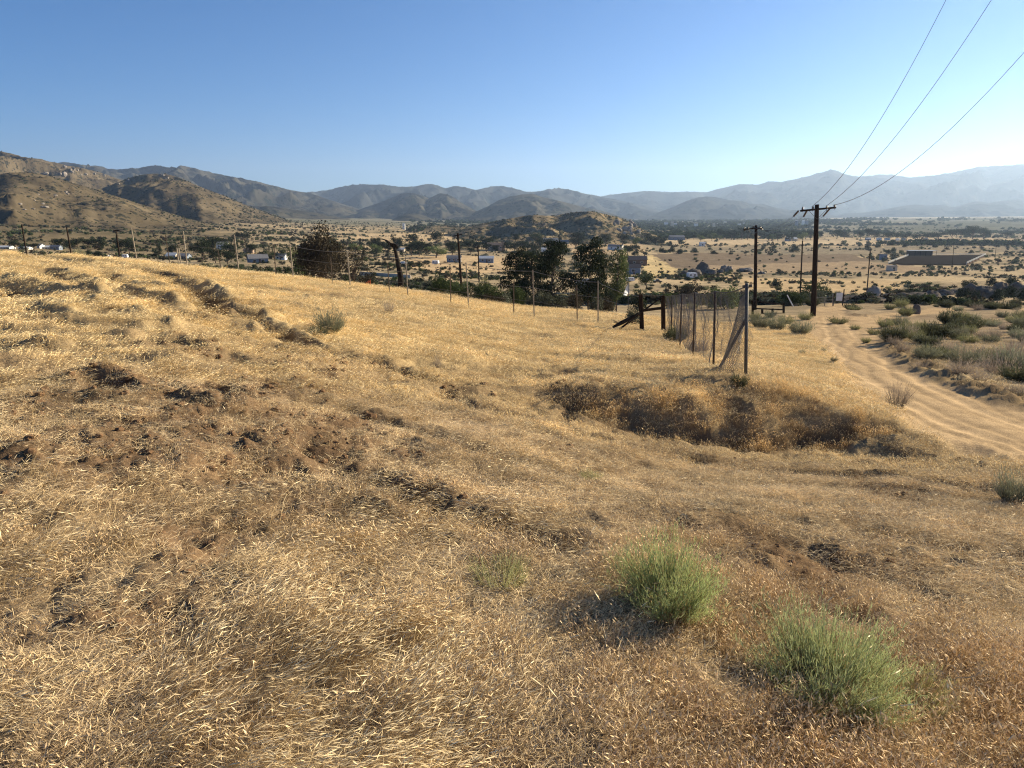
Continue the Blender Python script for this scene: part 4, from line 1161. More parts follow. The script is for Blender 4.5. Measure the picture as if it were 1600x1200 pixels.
# charred leaning trunk beyond the fence
def charred_trunk():
    D = 62.0; b = foot(627, 440, D)
    root = empty("dead_tree", b); tag(root, "black charred dead trunk leaning left with a hooked broken top behind the fence", "dead tree")
    def W(px, py, dy=0): return at(px, py, D + dy) - b
    g = np.random.default_rng(3)
    pts = [W(627, 441), W(625.5, 430), W(623, 418), W(620.5, 405), W(618, 394), W(615.5, 385)]; pts[0].z = -.4
    m = MB(); m.tube(pts, [.28, .25, .215, .18, .14, .10], 9); m.build("trunk", M['char'], root, True)
    m = MB(); m.tube([W(617, 388), W(611, 382, .3), W(604, 376, .5), W(597, 373, .7)], [.13, .12, .08, .02], 6); m.build("broken_limb", M['char'], root, True)
    m = MB(); m.tube([W(613, 382), W(619, 383, -.2), W(623, 388, -.4)], [.12, .09, .02], 6); m.build("broken_limb", M['char'], root, True)
    m = MB()
    for k in range(9):
        a = W(606 + k * 1.6, 377 + k * .9); m.tube([a, a + Vector((.15 * g.normal(), .2 * g.normal(), -.25 - .2 * g.random()))], [.05, .01], 4)
    m.build("bark_shred", M['char'], root)
charred_trunk()

# wooden H-brace at the end of the wire fence
def h_brace():
    D = 31.5; b = foot(1004.5, 508, D); root = empty("fence_brace", b); tag(root, "dark timber H-shaped fence brace left of the chain-link fence", "fence brace")
    p1 = foot(1004.5, 508, D) - b; p2 = foot(1038, 510, D + .3) - b; t1 = at(1001, 460, D) - b; t2 = at(1036, 462, D + .3) - b
    for p, t in ((p1, t1), (p2, t2)):
        m = MB(); q = Vector(p); q.z -= .4; m.tube([q, q.lerp(t, .5), t], [.105, .10, .095], 8); m.build("post", M['wood_dark'], root)
    a = at(1005, 485, D) - b; c = at(1036, 481, D + .3) - b; m = MB(); m.tube([a, c], .065, 6); m.build("rail", M['wood_dark'], root)
    a = at(1002.5, 462.5, D) - b; c = at(1035, 462.5, D + .3) - b; m = MB(); m.tube([a, c], .02, 6); m.build("top_rail", M['rust'], root)
    d = at(1034, 464, D + .2) - b; e = foot(968, 505, D - .8) - b; m = MB(); m.tube([d, e], [.035, .045], 6); m.build("diagonal_brace", M['wood_dark'], root)
h_brace()

# ------------------------------------------------------------------ chain-link fence
def chain_link():
    cols = [  # base px, base py, top px, top py, D
        (1167.5, 583, 1166.6, 447, 13.5), (1116.5, 562, 1117.5, 455, 16.4), (1084, 546, 1086, 457, 19.8), (1063.5, 527, 1065.5, 459, 24.5), (1050, 514, 1050.5, 461.5, 28.5), (1040, 511, 1039, 463, 31.6)]
    root = empty("chain_link_fence", foot(1167.5, 583, 13.5)); o = Vector(root.location)
    tag(root, "sagging chain-link fence panel running from a thick corner post to the timber brace", "fence")
    B = []; Tt = []
    for i, (bx, by, tx, ty, D) in enumerate(cols):
        b = foot(bx, by, D); t = at(tx, ty, D); B.append(b); Tt.append(t)
        if i == len(cols) - 1: continue
        r = .034 if i == 0 else .027
        m = MB(); q = b - o; q.z -= .35; m.tube([q, t - o + Vector((0, 0, .05 if i == 0 else 0))], r, 8)
        m.build("corner_post" if i == 0 else "post", M['steel'] if i == 0 else M['rust'], root, True)
    m = MB(); t = Tt[0] - o; m.tube([t + Vector((-.06, .05, -.02)), t + Vector((.10, -.02, .01))], .03, 6); m.build("post_cap", M['steel'], root)
    m = MB(); m.tube([foot(1123, 566, 14.6) - o + Vector((0, 0, -.05)), at(1166, 498, 13.52) - o], .032, 8); m.build("brace_pipe", M['steel'], root, True)
    m = MB(); pts = []
    for i in range(len(Tt) - 1):
        for j in range(6):
            tt = j / 6; w = Tt[i].lerp(Tt[i + 1], tt); w.z -= (.07 if i < 2 else .03) * 4 * tt * (1 - tt); pts.append(w - o)
    pts.append(Tt[-1] - o); m.tube(pts, .011, 5); m.build("top_rail", M['steel'], root)
    # woven wire: two families of slanting wires, following the sagging sheet
    L = [0.0]
    for i in range(len(B) - 1): L.append(L[-1] + math.hypot(B[i + 1].x - B[i].x, B[i + 1].y - B[i].y))
    g = np.random.default_rng(8)
    def sheet(s, h):
        i = min(max(int(np.searchsorted(L, s)) - 1, 0), len(B) - 2); t = min(max((s - L[i]) / (L[i + 1] - L[i]), 0), 1)
        b = B[i].lerp(B[i + 1], t); tp = Tt[i].lerp(Tt[i + 1], t); tp.z -= (.07 if i < 2 else .03) * 4 * t * (1 - t)
        lift = .10 + .10 * float(gnoise(A3([s * .6]), A3([.3]), 3)[0]) + (.22 if 1.4 < s < 3.4 else 0)
        q = b.lerp(tp, lift / 1.6 + h * (1 - lift / 1.6))
        w = .10 * math.sin(h * math.pi) * (1 + .8 * float(gnoise(A3([s * .7]), A3([h * 2]), 4)[0])) + .05 * float(gnoise(A3([s * 2.2]), A3([h * 3]), 6)[0])
        return q + Vector((w, 0, 0)) - o
    m = MB(); step = .085; total = L[-1]; ns = 5
    def strip(pts, w):
        base = len(m.v)
        for p in pts: m.v.append((p.x - w, p.y, p.z)); m.v.append((p.x + w, p.y, p.z)); m.v.append((p.x, p.y + w, p.z + w))
        for k in range(len(pts) - 1):
            a = base + 3 * k
            m.f += [(a, a + 1, a + 4, a + 3), (a + 1, a + 2, a + 5, a + 4), (a + 2, a, a + 3, a + 5)]
    s = -1.4
    while s < total:
        for sg in (1, -1):
            s0, s1 = (s, s + 1.4) if sg > 0 else (s + 1.4, s)
            pts = []
            for k in range(ns + 1):
                q = s0 + (s1 - s0) * k / ns
                if 0 <= q <= total: pts.append(sheet(q, k / ns))
            if len(pts) > 1: strip(pts, .0021)
        s += step
    o2 = m.build("woven_wire", M['wire'], root); o2["kind"] = "stuff"
    # a loose curled end of mesh hanging beside the corner post
    m = MB()
    def curl(a, h):
        cx = B[0].lerp(B[1], .10); r = .16 + .20 * (1 - h) ** 2
        ang = a * 4.2 + .6
        return Vector((cx.x - .05 - .20 * (1 - h) + r * math.cos(ang) * .7, cx.y + r * math.sin(ang), B[0].z + .02 + 1.5 * h + .04 * math.sin(a * 9))) - o
    for k in range(26):
        for sg in (1, -1):
            pts = [curl((k / 26 + sg * j / 7 * .75) % 1.0, j / 7) for j in range(8)]
            for j in range(7):
                if (pts[j] - pts[j + 1]).length < .5: strip([pts[j], pts[j + 1]], .0028)
    o3 = m.build("curled_mesh", M['wire'], root); o3["kind"] = "stuff"
chain_link()

# ------------------------------------------------------------------ shrubs, brush and dead twigs
def cols3(*a): return [A3(c) for c in a]
def stems_bush(n, r0, h, spread, seed, c0, c1, w=.003, leaf=None, segs=4, flat=1.0, upright=0.0, clusters=0):
    """a bush of stems fanning out of one crown; leaf: (count per stem, length, width, colour)"""
    g = np.random.default_rng(seed); b = disc(n, r0, g); b[:, 2] = -.02
    az = np.arctan2(b[:, 1], b[:, 0]) + g.normal(0, .35, n)
    q = np.sqrt(g.random(n)); a1 = spread * q
    ln = h * (.62 + .42 * g.random(n)) * (1 - .18 * (q ** 2)) * (1 + .25 * np.sin(az * 3 + seed) * .5)
    if clusters:
        ca = g.random(clusters) * 6.3; cq = spread * np.sqrt(g.random(clusters)) * 1.05; cl = .72 + .5 * g.random(clusters)
        i = g.integers(0, clusters, n); az = ca[i] + g.normal(0, .30, n) / np.maximum(.3, cq[i]); a1 = np.abs(cq[i] + g.normal(0, .13, n)); ln = h * cl[i] * (.55 + .5 * g.random(n)) * (1 - .12 * (cq[i] / spread) ** 2)
        b = np.stack([r0 * np.sin(cq[i]) * np.cos(ca[i]), r0 * np.sin(cq[i]) * np.sin(ca[i]), np.full(n, -.02)], 1) + g.normal(0, .018, (n, 3)) * A3([1, 1, 0])
    p = [ribbons(b, az, ln, a1 * .75, a1 * (1.05 - upright), w, segs, c0, c1, g, None, .10, .5)]
    if leaf:
        cnt, ll, lw, lc = leaf; k = n * cnt
        i = np.repeat(np.arange(n), cnt); t = .22 + .78 * g.random(k)
        a = a1[i] * (.75 + .3 * t * .5); pos = b[i] + np.stack([np.sin(a) * np.cos(az[i]), np.sin(a) * np.sin(az[i]), np.cos(a)], 1) * (ln[i] * t)[:, None] + g.normal(0, .012 * h / .5, (k, 3))
        p.append(ribbons(pos, az[i] + g.normal(0, 1.2, k), ll * (.6 + .8 * g.random(k)), np.clip(a * .6 + g.normal(0, .3, k), 0, 2), np.clip(a + g.normal(0, .4, k), 0, 2.4), lw, 1, lc * .8, lc, g, None, 0, .3))
    v, f, c = merge(p); v[:, 2] *= flat
    return v, f, c

def place_mesh(name, me, loc, scale, rz, label, cat, group=None):
    o = bpy.data.objects.new(name, me); C.objects.link(o); o.location = loc; o.rotation_euler = (0, 0, rz)
    o.scale = scale if hasattr(scale, '__len__') else (scale,) * 3
    tag(o, label, cat, group); return o

def near(px, py, zf=None):
    x, y = ray_ground(px, py, ymax=300); return Vector((x, y, Tz(x, y)))
green = shade_mesh("rabbitbrush", stems_bush(520, .13, .40, .85, 5, A3([.14,.13,.06]), A3([.38,.38,.17]), .0036, (13, .026, .0040, A3([.46,.52,.22])), clusters=26), M['plant'])
green2 = shade_mesh("rabbitbrush", stems_bush(680, .17, .40, 1.0, 9, A3([.14,.13,.06]), A3([.38,.38,.18]), .0036, (13, .026, .0040, A3([.48,.53,.25])), clusters=34), M['plant'])
p = near(1048, 962); place_mesh("green_bush", green, p, (.86, .86, .92), .4, "upright bright green bush, smaller and farther of the two in front", "bush", "green bushes in the foreground")
p = near(1292, 1075); place_mesh("green_bush", green2, p, (.90, .90, .90), 1.2, "wide feathery green bush at the lower right, nearest the camera", "bush", "green bushes in the foreground")
tuft = shade_mesh("tuft", stems_bush(220, .10, .15, .9, 12, A3([.17,.15,.06]), A3([.42,.40,.18]), .003, (4, .02, .0025, A3([.46,.46,.22]))), M['plant'])
place_mesh("green_tuft", tuft, near(783, 918), 1.0, 0, "small yellow-green tuft left of the two green bushes", "plant")
place_mesh("green_tuft", tuft, near(1430, 1092), 1.0, 2, "small olive tuft at the foot of the widest green bush", "plant")
place_mesh("green_tuft", tuft, near(322+600, 745), .8, 1, "faint greenish tuft in the flattened grass at the centre", "plant")
sageg = [shade_mesh("sage", stems_bush(260, .16, .5, 1.15, 20 + k, A3([.14,.12,.08]), A3([.22,.215,.145]) * c, .007, (7, .06, .010, A3([.26,.265,.175]) * c), 3), M['plant']) for k, c in enumerate((1, .8, 1.1, .9))]
sagey = [shade_mesh("sage", stems_bush(260, .16, .5, 1.1, 30 + k, A3([.16,.13,.07]), A3([.22,.21,.11]), .007, (7, .06, .010, A3([.27,.27,.13])), 3), M['plant']) for k in range(2)]
twigs = [shade_mesh("twigs", stems_bush(230, .12, .5, 1.15, 40 + k, A3([.17,.13,.10]), A3([.33,.27,.21]), .006, (3, .05, .006, A3([.40,.33,.26])), 4), M['plant']) for k in range(3)]
darks = [shade_mesh("scrub", stems_bush(280, .2, .5, 1.2, 50 + k, A3([.05,.045,.03]), A3([.08,.082,.045]), .010, (8, .07, .016, A3([.10,.105,.06])), 3), M['plant']) for k in range(3)]
def shrub(px, py, wpx, hpx, protos, label, name="bush", cat="bush", group=None, D=None, rz=None, k=[0]):
    if D is None:
        p = near(px, py) if py > 500 or (px < 620 and py > 470) else foot(px, py)
    else: p = foot(px, py, D)
    k[0] += 1; d = p.length
    w = wpx * d / 1109 / .98; h = hpx * d / 1109 / .50
    p.z -= .02 * h
    return place_mesh(name, protos[k[0] % len(protos)], p, (w, w, h), k[0] * 1.7 if rz is None else rz, label, cat, group)
shrub(517, 522, 62, 42, [sageg[2]], "grey-green dry shrub alone in the left middle of the golden field", "dry_shrub", "shrub")
shrub(497, 528, 34, 20, [darks[0]], "low dark shrub at the left foot of the grey-green field shrub", "dry_shrub", "shrub")
shrub(608, 490, 26, 24, [twigs[0]], "small bare twiggy shrub in the upper middle of the field", "dry_shrub", "shrub")
shrub(683, 575, 20, 26, [twigs[1]], "thin lone dry stalk standing in the middle of the field", "dry_stalk", "shrub")
shrub(1403, 628, 52, 44, [twigs[2]], "bare branching dry weed on the left edge of the dirt road", "dry_weed", "shrub")
shrub(1583, 782, 60, 52, [sageg[0]], "grey-green bush cut by the right edge below the dirt road", "bush")
shrub(1055, 522, 40, 26, [twigs[0], darks[1]], "heap of dry brush piled against the foot of the chain-link fence", "brush_pile", "brush", D=27)
shrub(1068, 524, 46, 60, [twigs[1]], "thin leafless shrub growing through the chain-link fence", "dry_shrub", "shrub", D=28.5)
shrub(1092, 545, 60, 40, [twigs[2]], "loose tumbleweed brush behind the middle of the chain-link fence", "dry_shrub", "shrub", D=21.5)
shrub(258, 545, 50, 26, [twigs[1]], "grey dead shrub lying in a hollow of the left field", "dry_shrub", "shrub")
shrub(218, 455, 30, 16, [darks[2]], "small dark shrub among the ruts of the upper left field", "dry_shrub", "shrub")
shrub(1155, 598, 30, 22, [darks[0]], "dark tangle of weeds at the foot of the corner post", "dry_weed", "shrub")
LANDLIST = []
ROADSIDE = [(1188,512,46,30,0),(1213,516,40,34,0),(1250,522,50,34,0),(1228,506,34,20,1),(1258,500,30,16,1),(1310,503,40,14,1),
            (1287,548,12,10,0),(1253,553,14,11,0),(1303,565,14,10,0),(1383,511,32,20,1),(1392,533,48,28,0),(1420,523,48,26,1),(1457,528,54,30,2),(1440,538,36,18,0),
            (1353,532,20,12,1),(1560,583,80,46,3),(1592,570,60,60,3),(1520,560,60,32,3),(1480,548,50,24,3),(1415,492,30,22,1),(1500,500,34,20,1),(1545,508,40,14,1),(1588,505,40,16,1),(1496,486,20,10,0),(1478,482,24,14,2),(1520,480,26,12,2),(1575,482,34,18,2),
            (1365,520,26,14,1),(1336,512,22,10,1),(1470,560,30,16,3),(1440,575,30,14,3),(1530,600,44,22,3),(1590,620,40,24,3),(1335,486,30,9,1),(1180,500,24,20,1),(1203,497,26,16,0)]
for k, (a, b_, w, h, t) in enumerate(ROADSIDE):
    side = "left" if a < 1330 else "right"
    desc = ("grey-green sage bush", "olive desert bush", "dark green desert bush", "leafless grey thicket")[t]
    o_ = shrub(a, b_, w * .92, h * .78, (sageg, sagey, darks, twigs)[t], desc, "roadside_bush", "bush", "bushes along the dirt road")
    LANDLIST.append((o_, desc))

def dead_twig(px, py, size, seed, label):
    g = np.random.default_rng(seed); p = near(px, py); m = MB()
    def grow(a, d, l, r, n):
        pts = [a]
        for k in range(4):
            d = (d + Vector(g.normal(0, .25, 3)) + Vector((0, 0, -.05))).normalized(); pts.append(pts[-1] + d * l / 4)
        m.tube(pts, [r * (1 - .18 * k) for k in range(5)], 5)
        if n > 0:
            for k in range(3):
                q = pts[1 + int(g.integers(0, 4))]; grow(q, (d + Vector(g.normal(0, .8, 3)) + Vector((0, 0, .25))).normalized(), l * .6, r * .6, n - 1)
    grow(Vector((0, 0, .03)), Vector((g.normal(), g.normal(), .9)).normalized(), size, size * .022, 3)
    o = m.build("dead_branch", M['barkpale']); o.location = p; tag(o, label, "branch")
dead_twig(1150, 890, .13, 1, "small bleached twig beyond the two green bushes")
dead_twig(1462, 1078, .16, 2, "curly bleached twig right of the widest green bush")
dead_twig(1290, 955, .12, 6, "bleached twig just behind the widest green bush")
dead_twig(1180, 1010, .10, 4, "bleached twig between the two green bushes")

def limb():
    g = np.random.default_rng(31); D = 30.0; b = foot(978, 505, D); root = empty("fallen_branch", b); tag(root, "dark fallen tree limb with dry brush beside the timber brace", "branch")
    m = MB(); m.tube([at(1000, 488, D) - b, at(985, 497, D) - b, at(972, 504, D) - b, at(958, 511, D - .4) - b], [.03, .07, .09, .05], 7); m.build("limb", M['char'], root, True)
    m = MB()
    for k in range(26):
        a = at(962 + 26 * g.random(), 507 - 4 * g.random(), D) - b; m.tube([a, a + Vector((.3 * g.normal(), .3 * g.normal(), .03 + .10 * g.random()))], [.014, .005], 4)
    m.build("brush_twigs", M['char'], root)
limb()

# ------------------------------------------------------------------ trees
def leaf_quads(centres, normals, size, col, rng):
    n = len(centres)
    t = rng.normal(size=(n, 3)); t -= (t * normals).sum(1)[:, None] * normals; t /= np.linalg.norm(t, axis=1)[:, None] + 1e-9
    b = np.cross(normals, t); s = (size * (.6 + .8 * rng.random(n)))[:, None]
    V = np.stack([centres - t * s, centres + b * s * .55, centres + t * s, centres - b * s * .55], 1)
    c = np.repeat(col[:, None, :], 4, 1)
    return V.reshape(-1, 3), np.arange(n * 4).reshape(n, 4), c.reshape(-1, 3)

def crown_mesh(kind, seed, nleaf, size, c0, c1, mat):
    """unit crown: base of the tree at z = 0, top at z = 1, half width .5"""
    g = np.random.default_rng(seed); cs = []; ns = []; cc = []
    lobes = []
    if kind == 'broad':
        for k in range(17):
            a = g.random() * 6.3; q = .30 * math.sqrt(g.random()); z = .38 + .44 * g.random()
            lobes.append((q * math.cos(a) * 1.15, q * math.sin(a) * 1.15, z, .13 + .09 * g.random(), .12 + .07 * g.random()))
    elif kind == 'bush':
        for k in range(15):
            a = g.random() * 6.3; q = .34 * math.sqrt(g.random()); z = .16 + .5 * g.random() * (1 - q * 1.2)
            lobes.append((q * math.cos(a), q * math.sin(a), z, .13 + .10 * g.random(), .16 + .12 * g.random()))
    elif kind == 'pine':
        for k in range(34):
            z = .16 + .80 * (k + .5) / 34; w = .50 * (1 - z) ** .40 * (.6 + .55 * g.random()) + .03; a = g.random() * 6.3
            lobes.append((w * .78 * math.cos(a), w * .78 * math.sin(a), z + .03 * g.normal(), .15 + .09 * g.random() * (1.2 - z), .045 + .03 * g.random()))
    elif kind == 'cone':
        for k in range(26):
            z = .06 + .90 * (k + .5) / 26; w = .34 * (1 - z) * (.7 + .5 * g.random()); a = g.random() * 6.3
            lobes.append((w * math.cos(a), w * math.sin(a), z, .05 + .16 * (1 - z), .07))
    elif kind == 'tall':
        for k in range(22):
            z = .22 + .70 * (k + .5) / 22; w = .30 * math.sin(math.pi * min(1, (z - .1) / .95)) ** .7 * (.5 + .7 * g.random()); a = g.random() * 6.3
            lobes.append((w * math.cos(a), w * math.sin(a), z, .12 + .06 * g.random(), .07 + .04 * g.random()))
    elif kind == 'cypress':
        for k in range(14):
            z = .05 + .88 * (k + .5) / 14
            lobes.append((.04 * g.normal(), .04 * g.normal(), z, .40 * math.sin(math.pi * min(1, .15 + z * .8)) ** .6 * .8, .09))
    vol = np.array([l[3] ** 2 * l[4] for l in lobes]) ** .66; vol /= vol.sum()
    for l, w in zip(lobes, vol):
        n = max(8, int(nleaf * w)); d = g.normal(size=(n, 3)); d /= np.linalg.norm(d, axis=1)[:, None]
        q = (.55 + .55 * g.random(n) ** .6)[:, None]
        p = d * q * A3([l[3], l[3], l[4]]) * (1 + .22 * g.normal(size=(n, 1)) * .6) + A3(l[:3])
        cs.append(p); ns.append(d + .7 * g.normal(size=(n, 3))); k = g.random((n, 1)); lobek = .75 + .5 * g.random()
        cc.append((c0 * (1 - k) + c1 * k) * lobek)
    cs = np.concatenate(cs); ns = np.concatenate(ns); ns /= np.linalg.norm(ns, axis=1)[:, None]; cc = np.concatenate(cc)
    return shade_mesh("crown", leaf_quads(cs, ns, size * np.ones(len(cs)), cc, g), mat), lobes

def trunk_mesh(kind, seed, lobes, mat):
    g = np.random.default_rng(seed); m = MB()
    top = {'broad': .55, 'bush': .3, 'pine': .95, 'cone': .9, 'tall': .85, 'cypress': .8}[kind]
    r = {'broad': .035, 'bush': .02, 'pine': .024, 'cone': .022, 'tall': .022, 'cypress': .03}[kind]
    pts = [Vector((.015 * k * g.normal() * .6, .015 * k * g.normal() * .6, top * k / 6 - (.04 if k == 0 else 0))) for k in range(7)]
    m.tube(pts, [r * (1.25 if k == 0 else 1 - .8 * k / 6) for k in range(7)], 7)
    for l in lobes[::2]:
        t = min(max((l[2] - .15) / top * (.75 if kind in ('broad', 'bush') else 1), .1), .95); q = pts[0].lerp(pts[-1], t)
        e = Vector(l[:3]); mid = q.lerp(e, .5) + Vector((0, 0, .02 if kind != 'pine' else -.01)); m.tube([q, mid, e], [r * .45, r * .3, r * .08], 5)
    me = bpy.data.meshes.new("trunk"); me.from_pydata(m.v, [], m.f); me.update(); me.materials.append(mat); return me

M['leaf'] = plant_material("leaves", .15)
DK = (A3([.016,.022,.013]), A3([.048,.058,.032])); MG = (A3([.035,.048,.020]), A3([.095,.12,.05])); LG = (A3([.07,.09,.035]), A3([.18,.21,.09])); YL = (A3([.20,.18,.10]), A3([.40,.37,.22])); BR = (A3([.03,.025,.018]), A3([.085,.07,.048])); SG = (A3([.07,.075,.05]), A3([.16,.165,.115]))
TREE = {}
def tree_kind(key, kind, n, size, col, seeds, bark='bark'):
    out = []
    for s in seeds:
        cm, lobes = crown_mesh(kind, s, n, size, col[0], col[1], M['leaf']); out.append((cm, trunk_mesh(kind, s, lobes, M[bark])))
    TREE[key] = out
tree_kind('dark', 'broad', 1700, .030, DK, (1, 2, 3, 4)); tree_kind('green', 'broad', 1700, .030, MG, (5, 6)); tree_kind('light', 'broad', 1700, .028, LG, (7,))
tree_kind('bigdark', 'broad', 8000, .0165, BR, (8,)); tree_kind('bare', 'broad', 2600, .014, BR, (9,), 'bark')
tree_kind('pine', 'pine', 6500, .019, (DK[0], DK[1]), (10, 11, 12)); tree_kind('poplar', 'tall', 5500, .018, LG, (13,)); tree_kind('cone', 'cone', 1500, .030, DK, (14, 15))
tree_kind('cypress', 'cypress', 700, .035, DK, (16,)); tree_kind('bushg', 'bush', 3000, .026, LG, (17, 18)); tree_kind('bushd', 'bush', 1600, .036, DK, (19, 20)); tree_kind('bushy', 'bush', 1600, .034, YL, (21, 22)); tree_kind('bushs', 'bush', 1600, .034, SG, (23, 24)); tree_kind('bushb', 'bush', 2600, .024, BR, (25,))
tree_kind('fig', 'bush', 5200, .021, MG, (26, 27))

ORD = ["first", "second", "third", "fourth", "fifth", "sixth", "seventh", "eighth", "ninth", "tenth", "eleventh", "twelfth", "13th", "14th", "15th", "16th", "17th", "18th", "19th", "20th", "21st", "22nd", "23rd", "24th", "25th", "26th", "27th", "28th", "29th", "30th"]
_tk = [0]
def tree(key, x0, x1, ytop, ybase, label, group=None, D=None, name=None, cat=None):
    """a tree or tall bush filling the photograph box x0..x1, ytop..ybase"""
    if D is not None and D > 112: D = None
    px = (x0 + x1) / 2; p = foot(px, ybase, D); Y = p.y
    t = at(px, ytop, Y); h = max(t.z - p.z, .6); w = (x1 - x0) / 1109 * Y / .99
    vs2 = TREE[key]; _tk[0] += 1; cm, tm = vs2[_tk[0] % len(vs2)]
    bush = key.startswith('bush') or key == 'fig'
    name = name or ("bush" if bush else {"pine": "pine_tree", "cone": "conifer_tree", "cypress": "cypress_tree", "poplar": "tall_tree"}.get(key, "tree"))
    root = empty(name, p - Vector((0, 0, .02 * h)), _tk[0] * 2.1); k_ = (1.3 if key == 'pine' else 1.15) if ybase - ytop > 8 else 1.05; root.scale = (w * k_, w * k_, h * 1.09)
    tag(root, label, cat or ("bush" if bush else "tree"), group)
    for nm, me in (("crown", cm), ("trunk", tm)):
        if bush and nm == "trunk" and (x1 - x0) < 22: continue
        o = bpy.data.objects.new(nm, me); C.objects.link(o); o.parent = root
    return root
def row(key, boxes, what, group, **kw):
    for k, bx in enumerate(boxes):
        kk = key if isinstance(key, str) else key[k % len(key)]
        tree(kk, *bx, ORD[k] + " from the left of " + what, group, **kw)

# single large trees behind the field
tree('bigdark', 466, 546, 351, 432, "largest dark bushy tree, left of centre behind the fence", D=88)
tree('bare', 520, 576, 384, 436, "sparse brownish tree with bare stems on the right of the largest tree", D=82)
tree('bare', 488, 530, 398, 440, "low bare grey tree in front of the largest dark tree", D=74)
tree('bushb', 563, 588, 410, 436, "small brown bush just right of the largest tree group", D=84)
tree('green', 453, 482, 381, 424, "mid green tree with a pale trunk just left of the largest dark tree", D=110)
tree('pine', 785, 828, 394, 446, "left dark pine of the big group behind the fence", "big dark pines behind the fence", D=98)
tree('pine', 812, 850, 398, 447, "low wide dark pine between the left and the tallest pine", "big dark pines behind the fence", D=93)
tree('pine', 838, 890, 379, 450, "tallest dark pine, right of the two pines of the big group", "big dark pines behind the fence", D=96)
tree('pine', 896, 944, 381, 452, "broad dark pine right of the gap in the big pine group", "big dark pines behind the fence", D=95)
tree('pine', 926, 950, 402, 452, "small dark pine squeezed against the tall light green tree", "big dark pines behind the fence", D=100)
tree('poplar', 944, 984, 392, 458, "tall light green tree at the right end of the pine group", D=92)
tree('green', 998, 1021, 424, 452, "small round green tree standing alone right of the white tent")
tree('bushd', 984, 1010, 446, 462, "low dark green bush left under the lone small green tree", D=88)
tree('bushd', 942, 964, 436, 462, "dark bush under the light green tall tree", D=84)
row('fig', [(672,712,416,446),(706,738,424,452),(734,772,428,456),(758,790,432,460),(786,822,436,462)], "the leafy green shrubs behind the middle of the fence", "leafy green shrubs behind the fence", D=66)
tree('bushy', 744, 766, 420, 446, "bright yellow-green bush behind the leafy shrubs by the middle poles", D=80)
tree('bushs', 688, 706, 446, 462, "small pale grey bush at the foot of the leafy shrubs", D=56)
row('bushs', [(780,802,450,466),(818,840,450,470),(834,866,447,472),(858,886,452,472),(920,944,460,482)], "the grey-green bushes under the pines along the field edge", "grey-green bushes under the pines", D=57)
tree('bushb', 886, 912, 446, 464, "brown dry bush right of the grey-green bushes under the pines", D=66)
tree('bushb', 925, 962, 458, 478, "pale dry bush before the dark house at the field edge", D=58)
tree('bushs', 976, 1000, 472, 500, "thin pale green bush just left of the timber brace", D=36)
tree('bushb', 745, 790, 456, 476, "straggly brown bush on the golden field edge below the leafy shrubs", D=50)
# left village
row('dark', [(14,34,376,392),(30,46,380,391),(46,62,380,392)], "the dark trees by the far left houses", "dark trees by the white houses", D=250)
row('dark', [(84,104,371,389),(100,116,376,390),(112,132,371,389),(128,148,373,388),(144,168,372,389)], "the row of five dark trees below the left hills", "row of dark trees below the left hills", D=235)
row('dark', [(180,198,375,394),(192,212,374,394)], "the pair of dark trees left of the pale post stubs", "pair of dark trees", D=230)
tree('bushd', 236, 251, 390, 401, "small round dark bush between the pair of dark trees and the trailer", D=200)
row('bushy', [(113,121,386,400),(119,127,383,400),(125,134,387,401)], "the bleached pale shrubs below the row of dark trees", "bleached pale shrubs", D=160)
row('bushd', [(134,146,388,400),(146,160,390,401)], "the low dark bushes right of the bleached shrubs", "low dark bushes right of the bleached shrubs", D=165)
row('dark', [(306,330,376,408),(322,344,370,396),(336,362,372,384),(352,372,380,402),(326,348,388,412),(344,368,390,414)], "the dark tree cluster round the white two-storey house", "dark trees round the white house", D=190)
row('bushd', [(362,380,361,371),(376,392,362,372)], "the two dark bushes on the slope above the cypresses", "bushes above the cypresses", D=330)
row('cypress', [(383,388,385,396),(389,393,386,396),(396,401,385,396),(411,415,385,395),(418,423,384,395),(424,428,384,395)], "the row of small cypresses right of the white house", "row of small cypresses", D=240)
row('bushy', [(308,324,402,416),(318,338,400,417)], "the two yellow flowering bushes below the white house", "yellow bushes at the field edge", D=78)
tree('bushy', 381, 397, 411, 424, "pale yellow bush right of the third pale fence post", D=72)
row('bushg', [(340,358,404,420),(356,378,402,422)], "the mid green bushes between the yellow bushes", "mid green bushes between the yellow ones", D=84)
row('bushd', [(396,412,408,422),(410,428,409,422),(428,446,409,424),(440,458,408,424)], "the dark hedge in front of the blue-grey gabled house", "dark hedge bushes", D=92)
row('green', [(416,434,392,404),(434,452,386,404)], "the two green trees around the blue-grey gabled house", "green trees by the gabled house", D=170)
row('bushy', [(428,440,418,428),(462,474,420,430)], "the two pale dry bushes left of the largest tree", "pale dry bushes left of the largest tree", D=64)
